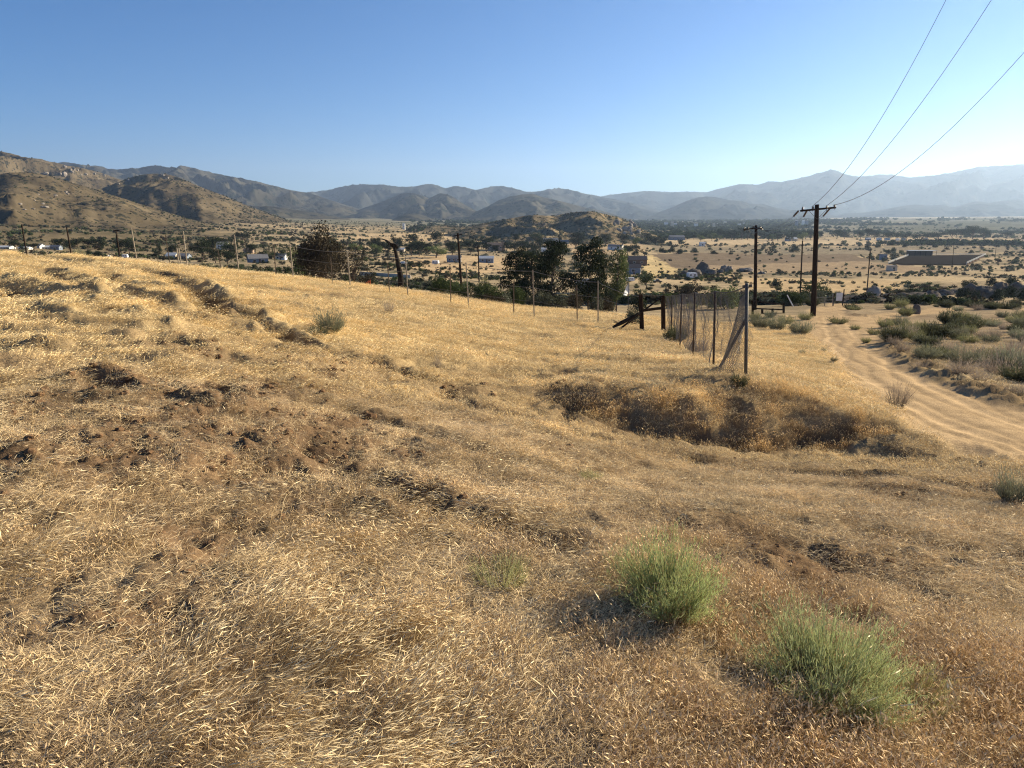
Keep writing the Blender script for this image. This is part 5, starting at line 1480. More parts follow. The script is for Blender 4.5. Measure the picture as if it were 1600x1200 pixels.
# middle band
row('cone', [(543,556,377,392),(559,568,374,392)], "the two small conifers right of the largest tree", "small conifers right of the largest tree", D=320)
row('dark', [(573,592,379,395),(586,604,377,395),(600,616,380,395),(614,626,384,395)], "the dark trees behind the charred leaning trunk", "dark trees behind the charred trunk", D=300)
row('dark', [(634,652,378,401),(646,664,376,402),(658,676,378,400)], "the three large dark trees right of the charred trunk", "three large dark trees right of the charred trunk", D=270)
tree('light', 666, 698, 384, 404, "light olive tree in front of the three large dark trees", D=260)
row('bushd', [(584,596,406,416),(594,607,406,416),(634,652,406,416),(648,664,406,416),(660,672,405,414)], "the low dark bushes beyond the charred trunk", "low dark valley bushes behind the charred trunk", D=200)
row('dark', [(696,714,376,390),(710,728,378,393),(724,742,375,392),(738,754,377,392),(752,768,380,392),(768,780,382,394),(784,800,378,394),(796,812,379,394),(808,826,376,394),(822,842,380,396),(836,850,374,392)], "the long dark tree row above the blue building", "long dark tree row above the blue building", D=340)
row('dark', [(818,831,366,377),(840,850,366,376),(866,876,364,374),(878,888,362,374),(896,906,366,376),(900,918,370,380),(934,950,366,377),(950,964,364,376)], "the small round trees at the foot of the rocky knoll", "small trees at the foot of the knoll")
row('green', [(868,890,386,398),(924,944,374,386),(898,918,382,396)], "the green trees between the knoll and the pines", "green trees between knoll and pines")
row('dark', [(975,992,386,396),(1001,1012,392,402),(931,944,389,399),(986,998,392,402)], "the dark round trees above the brown barn", "dark round trees above the brown barn")
row('dark', [(1008,1022,369,381),(1018,1034,369,382),(1028,1042,372,383)], "the dark trees right of the knoll foot", "dark trees right of the knoll foot")
row('bushd', [(1029,1038,385,397),(1044,1055,383,397),(1055,1068,387,399),(1078,1090,385,396),(1083,1091,396,401),(1109,1122,390,399),(1138,1146,393,399),(1234,1250,381,394)], "the round dark bushes scattered over the brown plain", "round dark bushes on the brown plain")
tree('cone', 1198, 1214, 378, 394, "small dark conifer alone on the plain right of the second pole")
row('dark', [(1044,1056,365,373),(1066,1074,366,374),(1078,1090,366,374),(1100,1110,364,373),(1106,1118,362,372),(1118,1130,357,373),(1128,1142,360,372),(1136,1150,362,374),(1152,1166,355,374),(1160,1176,359,374),(1192,1210,364,375),(1206,1224,364,375),(1236,1252,361,375),(1250,1268,359,374),(1272,1286,362,374)], "the distant tree line between the two large poles", "distant tree line between the poles")
row('dark', [(1300,1315,358,374),(1312,1326,362,374),(1338,1350,361,374),(1350,1362,356,374),(1360,1373,359,374),(1378,1396,363,376),(1392,1410,363,376),(1406,1426,364,376),(1424,1442,365,376),(1440,1456,363,376),(1454,1478,362,376),(1478,1496,358,374),(1490,1512,356,374),(1508,1530,353,374),(1526,1546,356,374)], "the distant tree line right of the tallest pole", "distant tree line right of the tallest pole")
row('dark', [(1565,1582,362,372),(1597,1606,366,372)], "the two dark trees at the right edge", "trees by the far road")
row('bushd', [(1350,1360,380,388),(1366,1377,380,387),(1410,1418,379,387),(1383,1392,388,397),(1391,1400,385,395),(1473,1486,376,384),(1490,1502,378,384),(1546,1555,376,383),(1471,1478,389,394)], "the small dark bushes around the riding arena", "small dark bushes around the arena")
# near the gate and pole
tree('bushg', 1106, 1158, 430, 462, "bright green leafy bush behind the chain-link fence", D=92)
tree('bushb', 1054, 1100, 434, 462, "brown-green bush left of the bright green bush behind the chain-link fence", D=110)
tree('bushg', 1036, 1062, 450, 468, "low green bush behind the left end of the chain-link fence", D=96)
tree('fig', 1214, 1256, 447, 482, "dark leaning bush at the foot of the thin bare pole", D=96)
tree('green', 1252, 1292, 438, 480, "feathery green bush-like tree behind the tallest pole", D=110)
tree('bushs', 1262, 1290, 444, 476, "grey-green bush partly hidden by the tallest pole", D=100)
tree('bushd', 1200, 1222, 435, 449, "round dark bush alone in the tan clearing left of the tallest pole")
tree('bushb', 1190, 1216, 456, 474, "dark brown bush between the two large poles", D=112)

# ------------------------------------------------------------------ houses and sheds
def house(x0, x1, ytop, ybase, wall, roof, label, D=None, rz=0.0, depth=None, gable=False, pitch=.32, wins=2, door=True, cat="house", name="house", flat=False, group=None):
    if D is not None and D < 1400: D = None
    px = (x0 + x1) / 2; p = foot(px, ybase, D); Y = p.y; w = (x1 - x0) / 1109 * Y / .99; H = at(px, ytop, Y).z - p.z
    H = max(H, 1.5); dpt = depth or max(w * .6, 5.0); root = empty(name, p, rz); tag(root, label, cat, group)
    if gable: w, dpt = (dpt, w)
    rise = 0.12 if flat else min(H * .42, dpt / 2 * pitch + .4); hw = H - rise
    m = MB(); m.box((0, 0, hw / 2 - .2), (w, dpt, hw + .4))
    if not flat:
        for s in (-1, 1):
            m.add([(s * w / 2, -dpt / 2, hw), (s * w / 2, dpt / 2, hw), (s * w / 2, 0, hw + rise)], [(0, 1, 2)])
    wl = m.build("wall", M[wall], root)
    m = MB(); e = .35; t = .12
    if flat: m.box((0, 0, hw + .06), (w + .5, dpt + .5, .14))
    else:
        for s in (-1, 1):
            v = [(-w / 2 - e, 0, hw + rise + .02), (w / 2 + e, 0, hw + rise + .02), (w / 2 + e, s * (dpt / 2 + e), hw - e * rise / (dpt / 2) + .02), (-w / 2 - e, s * (dpt / 2 + e), hw - e * rise / (dpt / 2) + .02)]
            v += [(a, b, c + t) for a, b, c in v]; m.add(v, [(0, 1, 2, 3), (4, 7, 6, 5), (0, 4, 5, 1), (2, 6, 7, 3), (1, 5, 6, 2), (0, 3, 7, 4)])
    m.build("roof", M[roof], root)
    faces = [('y', -dpt / 2, w)] if not gable else [('x', -w / 2 if False else w / 2, dpt)]
    side = [('y', -dpt / 2, w), ('x', w / 2, dpt)]
    for ax, pos, ln in side:
        n = wins if ax == 'y' else max(1, wins - 1)
        for k in range(n):
            c = (-.5 + (k + .5) / n) * ln * .86; ww = min(1.3, ln / n * .4); hh = min(1.1, hw * .4); sgn = -1 if pos < 0 else 1
            m = MB(); q = (c, pos + sgn * .03, hw * .56) if ax == 'y' else (pos + sgn * .03, c, hw * .56)
            m.box(q, (ww + .16, .07, hh + .16) if ax == 'y' else (.07, ww + .16, hh + .16)); f = m.build("window", M['white'], root)
            m = MB(); q = (c, pos + sgn * .07, hw * .56) if ax == 'y' else (pos + sgn * .07, c, hw * .56)
            m.box(q, (ww, .03, hh) if ax == 'y' else (.03, ww, hh)); m.build("pane", M['glass'], f)
    if door:
        m = MB(); m.box((w * .06, -dpt / 2 - .03, min(1.0, hw / 2)), (.9, .06, min(2.0, hw * .9))); m.build("door", M['brown'], root)
    return root

house(3, 20, 384, 391, 'white', 'rooflight', "white house at the far left edge below the hills", D=260)
house(33, 47, 385, 391, 'white', 'rooflight', "long white low house second from the left edge", D=258, wins=3)
house(62.5, 67, 381, 390, 'white', 'roofgrey', "small tall white building right of the round dark tree on the far left", D=240, wins=1)
house(69, 83, 384, 390, 'white', 'rooflight', "white trailer home left of the row of five dark trees", D=245, wins=3)
house(84, 93, 383, 391, 'bluegrey', 'roofgrey', "small grey gabled house at the left end of the row of five dark trees", D=225, gable=True, wins=1)
house(263, 277, 395, 403, 'cream', 'rooflight', "pale small house just left of the second pale fence post", D=180)
house(281, 296, 396, 404, 'bluegrey', 'roofgrey', "grey shed right of the second pale fence post", D=176)
house(340, 356, 378, 389, 'white', 'roofgrey', "white two-storey house among the dark trees on the left", D=225, wins=3, rz=.25)
house(383, 397, 388, 395, 'tan', 'roofbrown', "tan low house behind the row of small cypresses", D=262)
house(389, 417, 397.5, 410, 'bluegrey', 'roofgrey', "blue-grey gabled house behind the dark hedge", D=150, rz=.5, wins=2, pitch=.55)
house(432, 447, 396, 404, 'white', 'roofgrey', "white house with a grey roof between the gabled house and the largest tree", D=185)
house(468, 476, 383, 388, 'white', 'rooflight', "tiny white house seen above the left shoulder of the largest tree", D=420, wins=1)
house(621, 632, 387, 393, 'cream', 'rooflight', "pale small house just right of the charred leaning trunk", D=350)
house(699, 720, 399, 409, 'bluegrey', 'roofgrey', "blue long building behind the left middle pole", D=210, wins=3)
house(748, 771, 400, 409.5, 'bluegrey', 'rooflight', "blue metal building with a white end right of the street-light pole", D=205, wins=2)
house(762, 788, 379, 391, 'tan', 'roofbrown', "pinkish tan long house above the blue metal building", D=300, wins=3)
house(846, 853, 387, 394, 'white', 'rooflight', "small white shed behind the left of the big pines", D=290, wins=1)
house(849, 871, 372, 381, 'bluegrey', 'roofgrey', "grey-roofed house left of the tan one under the rocky knoll", wins=3)
house(868, 888, 375, 382, 'cream', 'roofgrey', "cream house with a grey roof under the rocky knoll")
house(951, 973, 382, 391, 'white', 'roofgrey', "house with a bright white end wall right above the tall light green tree", rz=-.4)
house(982, 1009, 400, 411.5, 'brown', 'roofbrown', "brown gabled barn right of the tall light green tree", wins=2, pitch=.5)
house(979, 1000, 413, 429, 'bluegrey', 'roofbrown', "pale blue-grey house just below the brown barn", wins=1, rz=-.2, D=132)
house(900, 936, 436, 457, 'brown', 'roofgrey', "dark low house hidden under the broad pine", D=88, wins=2)
house(1046, 1068, 367.5, 374, 'bluegrey', 'roofgrey', "long grey house in the distant tree line on the plain", wins=3)
house(1226, 1236, 370, 376, 'bluegrey', 'rooflight', "left of two small grey-roofed houses in the distant tree line", gable=True, wins=1)
house(1237, 1246, 371, 376, 'cream', 'rooflight', "right of two small grey-roofed houses in the distant tree line", gable=True, wins=1)
house(1093, 1101, 378, 383.5, 'white', 'rooflight', "tiny white trailer alone on the far straw strip of the plain", wins=1)
house(1376, 1383, 397, 406, 'bluegrey', 'roofgrey', "grey box shed left of the arena rails", wins=1, flat=True, cat="shed", name="shed")
house(1388, 1398, 415, 422, 'cream', 'roofgrey', "grey trailer on the plain just below the arena", wins=1, flat=True, cat="trailer", name="trailer")
for k, (x, y, w, c) in enumerate([(1373,376,6,'white'),(1386,376,7,'white'),(1411,376,5,'cream'),(1356,376,7,'bluegrey'),(1402,377,4,'white'),(1446,376,5,'cream')]):
    house(x - w / 2, x + w / 2, y - 4.5, y, c, 'rooflight', ORD[k] + " small pale building listed from the pole in front of the right tree line", wins=1, door=False, group="small pale buildings in the right tree line")
gt = np.random.default_rng(77); TOWN = []
for k in range(30):
    a = 1015 + 300 * gt.random(); TOWN.append((a, 348 + 7 * gt.random() - (a > 1240) * 3, 2.5 + 3.5 * gt.random(), ('white', 'cream', 'white', 'bluegrey')[k % 4]))
for x, y, w, c in TOWN:
    house(x - w / 2, x + w / 2, y - 1.7, y, c, ('rooflight', 'roofgrey')[int(w * 7) % 2], "tiny pale house of the far town at the foot of the hazy mountains", wins=1, door=False, group="tiny houses of the far town", D=2300 + 1500 * gt.random())
for x, y, w in [(631, 352, 3.5)]:
    house(x - w / 2, x + w / 2, y - 3, y, 'white', 'rooflight', "lone tiny white house at the mouth of the canyon in the middle hills", wins=1, D=1500)

# ------------------------------------------------------------------ vehicles
def vehicle(px, ybase, wpx, kind, paint, rz, label, L=4.6):
    p = foot(px, ybase); name = {"pickup": "pickup_truck", "car": "parked_car", "rv": "travel_trailer"}[kind]
    root = empty(name, p, rz); root.scale = (wpx / 1109 * p.y / L,) * 3; tag(root, label, {"pickup": "pickup truck", "car": "car", "rv": "trailer"}[kind])
    W = 1.85; m = MB()
    if kind == 'rv': prof = [(-L/2,.5),(L/2,.5),(L/2,1.2),(L/2-.3,2.7),(-L/2+.1,2.75),(-L/2,2.5)]; cab = None
    elif kind == 'pickup': prof = [(-L/2,.45),(L/2,.45),(L/2,.85),(L/2-.9,1.05),(-L/2,1.08)]; cab = [(-.7,1.08),(1.1,1.05),(.65,1.72),(-.6,1.74)]
    else: prof = [(-L/2,.35),(L/2,.35),(L/2,.7),(L/2-.9,.92),(-L/2,.95)]; cab = [(-1.6,.95),(1.1,.93),(.4,1.42),(-1.1,1.44)]
    def ext(pr, w, mb):
        n = len(pr); v = [(x, s * w / 2, z) for s in (-1, 1) for x, z in pr]
        mb.add(v, [tuple(range(n))[::-1], tuple(range(n, 2 * n))] + [(k, (k + 1) % n, n + (k + 1) % n, n + k) for k in range(n)])
    ext(prof, W if kind != 'rv' else 2.3, m)
    m.build("body", M[paint], root)
    if cab:
        m = MB(); ext(cab, W * .86, m); m.build("cabin", M[paint], root)
        cx = sum(c[0] for c in cab) / 4; cz = sum(c[1] for c in cab) / 4
        m = MB(); ext([(cx + (x - cx) * .78, cz + (z - cz) * .68) for x, z in cab], W * .875, m); m.build("window", M['glass'], root)
    else:
        for s in (-1, 1):
            for q in (-.25, .2):
                m = MB(); m.box((q * L, s * 1.16, 1.8), (.9, .03, .6)); m.build("window", M['glass'], root)
    for x in ((-L * .31, L * .32) if kind != 'rv' else (-.4, .4)):
        for s in (-1, 1):
            m = MB(); yy = s * (W / 2 - .08); m.tube([(x, yy - .11, .34), (x, yy + .11, .34)], .34, 12); m.build("wheel", M['tyre'], root)
    return root
vehicle(168, 400, 9, 'car', 'carwhite', .2, "white car parked right of the low dark bushes on the left")
vehicle(196, 403, 8, 'rv', 'carwhite', .1, "small white trailer by the pale power pole on the left", L=4)
vehicle(630, 412, 13, 'car', 'carwhite', .1, "pale car just right of the charred leaning trunk")
vehicle(681, 413, 10, 'rv', 'carwhite', -.3, "white trailer on the tan lot left of the middle pole")
vehicle(984, 440, 14, 'rv', 'carwhite', .1, "white camper trailer right of the tall light green tree", L=6)
vehicle(1027, 441, 14, 'pickup', 'carblack', .1, "black pickup truck right of the lone small green tree")
vehicle(1081, 435, 15, 'rv', 'carwhite', .2, "white box trailer below the boulder pile", L=4.5)

# white canvas wedge beside the tall tree
def canopy():
    p = foot(980, 462, 84); root = empty("canvas_canopy", p); tag(root, "white sail-like canvas canopy at the foot of the tall light green tree", "canopy")
    a, b, c, d = (at(*q, 84) - p for q in ((974, 461), (984, 441), (986, 459), (979, 462)))
    b.y += .5; c.y += 1.0; m = MB(); n = 6; pts = []
    for i in range(n + 1):
        for j in range(n + 1):
            q = a.lerp(b, i / n).lerp(d.lerp(c, i / n), j / n); q.y += .3 * math.sin(i / n * 3.1); pts.append(q)
    m.add(pts + [q + Vector((0, .03, 0)) for q in pts], [(i*(n+1)+j, i*(n+1)+j+1, (i+1)*(n+1)+j+1, (i+1)*(n+1)+j) for i in range(n) for j in range(n)] + [((n+1)**2+i*(n+1)+j, (n+1)**2+(i+1)*(n+1)+j, (n+1)**2+(i+1)*(n+1)+j+1, (n+1)**2+i*(n+1)+j+1) for i in range(n) for j in range(n)])
    m.build("canvas", M['white'], root, True); m = MB(); m.tube([b + Vector((0, .05, 0)), Vector((b.x, b.y + .05, -.1))], .04, 6); m.build("pole", M['steel'], root)
canopy()

# orange netting at the field edge
def netting():
    p = foot(573, 439, 60); m = MB(); g = np.random.default_rng(2)
    for k in range(7):
        z = .12 + k * .14; m.tube([Vector((-.6 + .9 * j / 6, .1 * math.sin(j), z + .10 * j + .04 * g.normal())) for j in range(7)], .022, 4)
    for j in range(7):
        m.tube([Vector((-.6 + .15 * j, .1 * math.sin(j), .05 + .10 * j)), Vector((-.6 + .15 * j, .1 * math.sin(j), 1.0 + .10 * j))], .022, 4)
    o = m.build("safety_netting", M['orange']); o.location = p; tag(o, "small patch of orange safety netting at the field edge behind the fence", "netting")
netting()

# ------------------------------------------------------------------ corral, gate and leaning pipe by the road
def rail_fence(name, label, cat, posts, rails, D, mat_post='wood_dark', r=.07):
    b = foot(posts[0][0], posts[0][1], D if not hasattr(D, '__len__') else D[0]); root = empty(name, b); tag(root, label, cat)
    for k, (x, yb, yt) in enumerate(posts):
        d = D[k] if hasattr(D, '__len__') else D; q = foot(x, yb, d); t = at(x, yt, d); m = MB(); m.tube([q - b - Vector((0, 0, .2)), t - b], r, 6); m.build("post", M[mat_post], root)
    for (x0, y0, d0), (x1, y1, d1) in rails:
        m = MB(); m.tube([at(x0, y0, d0) - b, at(x1, y1, d1) - b], r * .6, 5); m.build("rail", M[mat_post], root)
rail_fence("corral_fence", "dark low timber corral behind the corner post of the chain-link fence", "fence", [(1176,494,470),(1191,494,482),(1207,494,482),(1224.5,493,474)], [((1172,470,74),(1225,476,74)), ((1176,482,74),(1225,484,74)), ((1191,490,74),(1225,490,74))], 74, r=.12)
def leaning_pipe():
    p = foot(1239.5, 484, 90); t = at(1230, 461, 90); m = MB(); m.tube([Vector((0, 0, -.1)), t - p], .07, 8); o = m.build("leaning_pipe", M['white']); o.location = p
    tag(o, "white pipe leaning against the dark bush by the road", "pipe")
leaning_pipe()
rail_fence("pipe_gate", "pale metal pipe gate across the track behind the tallest pole", "gate", [(1277,476,464),(1289,476,464),(1301.5,477,459)], [((1276,465,95),(1302,464,95)), ((1276,469,95),(1302,468.5,95)), ((1276,473,95),(1302,473,95))], 95, 'pipe', .06)
def gate_board():
    D = 95; p = foot(1311.5, 476, D); root = empty("gate_board", p); tag(root, "pale square board on posts at the gate right of the tallest pole", "board")
    a = at(1306, 470, D) - p; c = at(1317, 457.5, D) - p; m = MB(); m.box(((a.x + c.x) / 2, 0, (a.z + c.z) / 2), (c.x - a.x, .05, c.z - a.z)); m.build("panel", M['white'], root)
    for x, yt in ((1304, 459), (1319.5, 452)):
        t = at(x, yt, D) - p; m = MB(); m.tube([Vector((t.x, .08, -.2)), Vector((t.x, .08, t.z))], .07, 6); m.build("post", M['wood_dark'], root)
gate_board()

# ------------------------------------------------------------------ rocks
def boulder_mesh(seed, mat='rock'):
    import bmesh
    bm = bmesh.new(); bmesh.ops.create_icosphere(bm, subdivisions=3, radius=.5); g = np.random.default_rng(seed)
    co = np.array([v.co[:] for v in bm.verts]); planes = g.normal(size=(9, 3)); planes /= np.linalg.norm(planes, axis=1)[:, None]
    for pl in planes:
        d = co @ pl; lim = .34 + .1 * g.random(); co -= np.clip(d - lim, 0, None)[:, None] * pl
    n = .10 * fbm(co[:, 0] * 4 + seed, co[:, 1] * 4 + co[:, 2] * 5, 4, seed) - .10 * ridged(co[:, 0] * 3 + co[:, 2] * 2, co[:, 1] * 3 - co[:, 2] * 3, 3, seed); co *= (1 + n * 1.6)[:, None]
    for v, c in zip(bm.verts, co): v.co = Vector(c)
    me = bpy.data.meshes.new("boulder"); bm.to_mesh(me); bm.free(); me.materials.append(M[mat]); return me
BM = [boulder_mesh(s) for s in (1, 2, 3)]; BMD = [boulder_mesh(s, 'rockdark') for s in (4, 5, 6)]
def rock(x0, x1, yt, yb, label, group=None, D=None, k=[0], mats=None):
    px = (x0 + x1) / 2; p = foot(px, yb, D); w = (x1 - x0) / 1109 * p.y / .99; h = at(px, yt, p.y).z - p.z; k[0] += 1
    big = (x1 - x0) > 21 and mats is not None; p.z += h * (.10 if big else .30); place_mesh("boulder", (mats or BM)[k[0] % 3], p, (w * (1.5 if big else 1.25), w * 1.1, h * 1.55), k[0] * 1.3 % 1.0, label, "boulder", group)
rock(1087, 1106, 410, 430, "tallest pointed grey boulder of the pile left of the second pole", mats=BMD)
rock(1072, 1094, 417, 431, "rounded dark boulder left of the pointed one", mats=BMD); rock(1064, 1078, 422, 431, "small low boulder at the left end of the pile", mats=BMD)
rock(1101, 1118, 421, 431, "low dark boulder just right of the pointed one", mats=BMD); rock(1126, 1136, 414, 424, "left of the two upright grey boulders right of the pile"); rock(1133, 1144, 415, 425, "right of the two upright grey boulders right of the pile")
rock(1120, 1130, 421, 427, "small dark stone between the pile and the two upright boulders", mats=BMD); rock(1155, 1176, 418, 426, "flat grey boulder touching the second pole")
rock(1184, 1196, 424, 428, "low pale flat stone right of the second pole"); rock(1354, 1374, 446, 458, "grey smooth boulder beside the small power pole right of the road", D=140)
for k, (a, b, c, d) in enumerate([(1500,1530,438,464),(1522,1548,440,466),(1548,1576,437,460),(1570,1602,436,462),(1536,1556,452,468)]):
    rock(a, b, c, d, ORD[k] + " from the left of the big dark boulders on the right edge", "big dark boulders on the right", mats=BMD)
for k, (a, b, c, d) in enumerate([(1376,1400,457,467),(1398,1424,455,466),(1420,1446,454,464),(1442,1466,452,463),(1464,1486,450,461),(1484,1506,449,460)]):
    rock(a, b, c, d, ORD[k] + " from the left in the low shade-dark rock ridge right of the road", "low dark rock ridge", mats=BMD)  # dark tone puts the berm's shaded side into the rock colour
rock(1306, 1376, 459, 482, "long shade-dark earth and rock mound right of the gate board", mats=BMD, D=104)  # same berm: its shaded side is painted by the dark rock tone
for k, (a, b, c, d) in enumerate([(1405,1417,479,487),(1414,1428,482,488),(1424,1437,476,487)]):
    rock(a, b, c, d, ORD[k] + " from the left of the small dark burnt stumps beside the road", "burnt stumps beside the road", mats=BMD, D=76)
def on_hills(items):
    """stand rocks on the hill sheets where a line of sight meets them"""
    from mathutils.bvhtree import BVHTree
    vs_, fs_ = [], []
    for o in bpy.data.objects:
        if o.name.split('.')[0] in ("hill", "knoll"):
            b0 = len(vs_); vs_ += [v.co[:] for v in o.data.vertices]; fs_ += [tuple(i + b0 for i in p.vertices) for p in o.data.polygons]
    tr = BVHTree.FromPolygons(vs_, fs_); k = 0
    for px, py, w, h, label, grp in items:
        hit = tr.ray_cast(Vector((0, 0, 0)), at(px, py, 1.0).normalized())[0]
        if hit is None or hit.length > 4200: continue
        s_ = hit.length / 1109; k += 1
        place_mesh("outcrop_rock", BM[k % 3], hit, (w * s_ * 1.2, w * s_, h * s_ * 1.5), k * 1.3, label, "rock", grp)
gk = np.random.default_rng(14); items = [(101, 273, 6, 6, "pale block-shaped rock on top of the nearest left hill", None), (94, 272, 5, 3, "flat rock just left of the pale block on the nearest left hill", None), (72, 271, 7, 3, "dark flat rock on the crest of the nearest left hill", None)]
for k in range(16): items.append((958 + 40 * gk.random(), 347 + 20 * gk.random(), 4 + 6 * gk.random(), 4 + 4 * gk.random(), "pale grey rock slab on the steep right shoulder of the rocky knoll", "rock slabs on the knoll"))
for k in range(16): x = 250 + 85 * gk.random(); items.append((x, 273 + max(0, x - 285) * .30 + 7 * gk.random(), 2 + 4 * gk.random(), 2 + 2 * gk.random(), "small rock in the scatter along the crest of the pyramid-shaped hill", "rocks on the pyramid-shaped hill"))
for k in range(12): x = 100 + 110 * gk.random(); items.append((x, 257 + (x - 100) * .22 + 12 * gk.random(), 2 + 3 * gk.random(), 2 + 2 * gk.random(), "small rock in the scatter on the high back hill at the left", "rocks on the high back hill"))
for k in range(12): items.append((30 + 90 * gk.random(), 300 + 30 * gk.random(), 2 + 4 * gk.random(), 1.5 + 1.5 * gk.random(), "small rock on the shaded face of the nearest left hill", "rocks on the nearest left hill"))
on_hills(items)

# ------------------------------------------------------------------ riding arena
def arena():
    y0 = foot(1450, 412).y
    P = [foot(*q) for q in ((1388, 413), (1421, 400), (1540, 399), (1510, 414))]
    n = 16; v = []
    for i in range(n + 1):
        for j in range(n + 1):
            q = P[0].lerp(P[3], j / n).lerp(P[1].lerp(P[2], j / n), i / n); v.append((q.x, q.y, Tz(q.x, q.y)))
    zs = np.array([a[2] for a in v]); zc = [q.z for q in P]; zf = P[0].z; v = [(a[0], a[1], q) for a, q in zip(v, [P[0].lerp(P[3], j / n).lerp(P[1].lerp(P[2], j / n), i / n).z + .5 for i in range(n + 1) for j in range(n + 1)])]
    o = mesh_obj("arena_ground", v, grid_faces(n + 1, n + 1), M['arena']); tag(o, kind="structure")
    m = MB(); m.add([(q.x, q.y, q.z + .48) for q in P] + [(q.x, q.y, q.z - 2) for q in P], [(k, (k + 1) % 4, 4 + (k + 1) % 4, 4 + k) for k in range(4)])
    tag(m.build('arena_ground_edge', M['soil']), kind='structure')
    root = empty("arena_rail", P[0]); tag(root, "white rail fence round the dark riding arena on the right plain", "fence")
    for a, b, cnt in ((P[0], P[1], 16), (P[3], P[2], 14), (P[1], P[2], 12)):
        for k in range(cnt + 1):
            q = a.lerp(b, k / cnt) - P[0]; q.z += .5; m = MB(); m.tube([q - Vector((0, 0, .6)), q + Vector((0, 0, 1.5))], .09, 5); m.build("post", M['white'], root)
        for h in (.6, 1.05, 1.5):
            m = MB(); qa = a - P[0]; qb = b - P[0]; qa.z += .5 + h; qb.z += .5 + h; m.tube([qa, qb], .07, 4); m.build("rail", M['white'], root)
    s = foot(1424, 401); sh = empty("arena_shelter", Vector((s.x, s.y + 3, s.z + .5))); tag(sh, "long open shelter with a pale flat roof behind the dark arena", "shelter")
    w = (1465 - 1424) / 1109 * s.y; m = MB(); m.box((w / 2, 3, 4.4), (w + 1, 7, .25)); m.build("roof", M['rooflight'], sh)
    m = MB(); m.box((w / 2, 5.5, 2.1), (w, .2, 4.4)); m.build("back_wall", M['brown'], sh)
    for k in range(6):
        m = MB(); m.tube([(w * k / 5, 0, -.4), (w * k / 5, 0, 4.3)], .14, 6); m.build("post", M['wood_dark'], sh)
arena()
# white road rail far behind the charred trunk
def long_wall():
    a = foot(561, 399, 265); b = foot(641, 401, 250); m = MB(); d = b - a; m.box(tuple((a + b) / 2 + Vector((0, 0, .5))), (d.length, .4, 1.6), math.atan2(d.y, d.x))
    tag(m.build("low_wall", M['cream']), "long pale low wall behind the charred leaning trunk", "wall")
long_wall()

# ------------------------------------------------------------------ desert scrub
def scrub_scatter():
    g = np.random.default_rng(42)
    def ok(x, y):
        rm, sd, hw = road_mask(x, y); m = rm < .2
        m &= ((sd > 0) | (y > 62)); return m
    # countable bushes of the near desert
    n = 2600; r = np.exp(g.uniform(math.log(24), math.log(300), n)); az = np.radians(g.uniform(2, 37, n)); x = r * np.sin(az); y = r * np.cos(az)
    u = x / y; keep = ok(x, y) & (((u > .42) & (y > 20)) | ((u > .2) & (y > 88)) | (y > 140))
    keep &= fbm(x * .05, y * .05, 3, 120) + g.uniform(-.5, .5, n) > -.15
    x = x[keep][:235]; y = y[keep][:235]; z = T(x, y)
    for i in range(len(x)):
        t = int(g.integers(0, 4)); pr = (sageg, sagey, darks, twigs)[t]; s = .9 + 1.3 * g.random() * (1 if y[i] > 50 else .6)
        desc = ("grey-green desert bush", "olive desert bush", "dark desert bush", "leafless brown desert bush")[t]
        o = place_mesh("desert_bush", pr[i % len(pr)], (x[i], y[i], z[i] - .03), (s * 1.1, s * 1.1, s * (.8 + .5 * g.random())), g.random() * 6, desc, "bush", "desert bushes beyond the road")
        LANDLIST.append((o, desc))
    # the mass beyond
    col = bpy.data.collections.new("scrub_shapes")
    for k in range(4):
        cm, _ = crown_mesh('bush', 60 + k, 130, .11, (DK, SG, MG, BR)[k][0] * 1.3, (DK, SG, MG, BR)[k][1] * 1.2, M['leaf']); col.objects.link(bpy.data.objects.new("scrub_shape", cm))
    n = 60000; r = np.exp(g.uniform(math.log(110), math.log(2600), n)); az = np.radians(g.uniform(-42, 42, n)); x = r * np.sin(az); y = r * np.cos(az)
    dn = fbm(x * .015, y * .015, 4, 130) + .5 * fbm(x * .05, y * .05, 2, 135)
    keep = dn + g.uniform(-.4, .4, n) > .16 + .34 * (1 - smooth(170, 300, r))
    for pts, c, sc in ZONES: keep &= ~(in_poly(x, y, pts) & (g.random(n) > sc))
    pa = [(q[0], q[1]) for q in (foot(1382, 416), foot(1415, 398), foot(1548, 397), foot(1516, 417))]; keep &= ~in_poly(x, y, pa)
    x = x[keep]; y = y[keep]; n = len(x); s = (.8 + 1.6 * g.random(n) ** 2) * np.clip(np.hypot(x, y) / 420, .9, 2.0)
    scatter("desert_scrub", col, np.stack([x, y, T(x, y) - .05], 1), g.random(n) * 6, np.stack([s * 1.3, s * 1.3, s], 1), np.ones((n, 3)))
scrub_scatter()

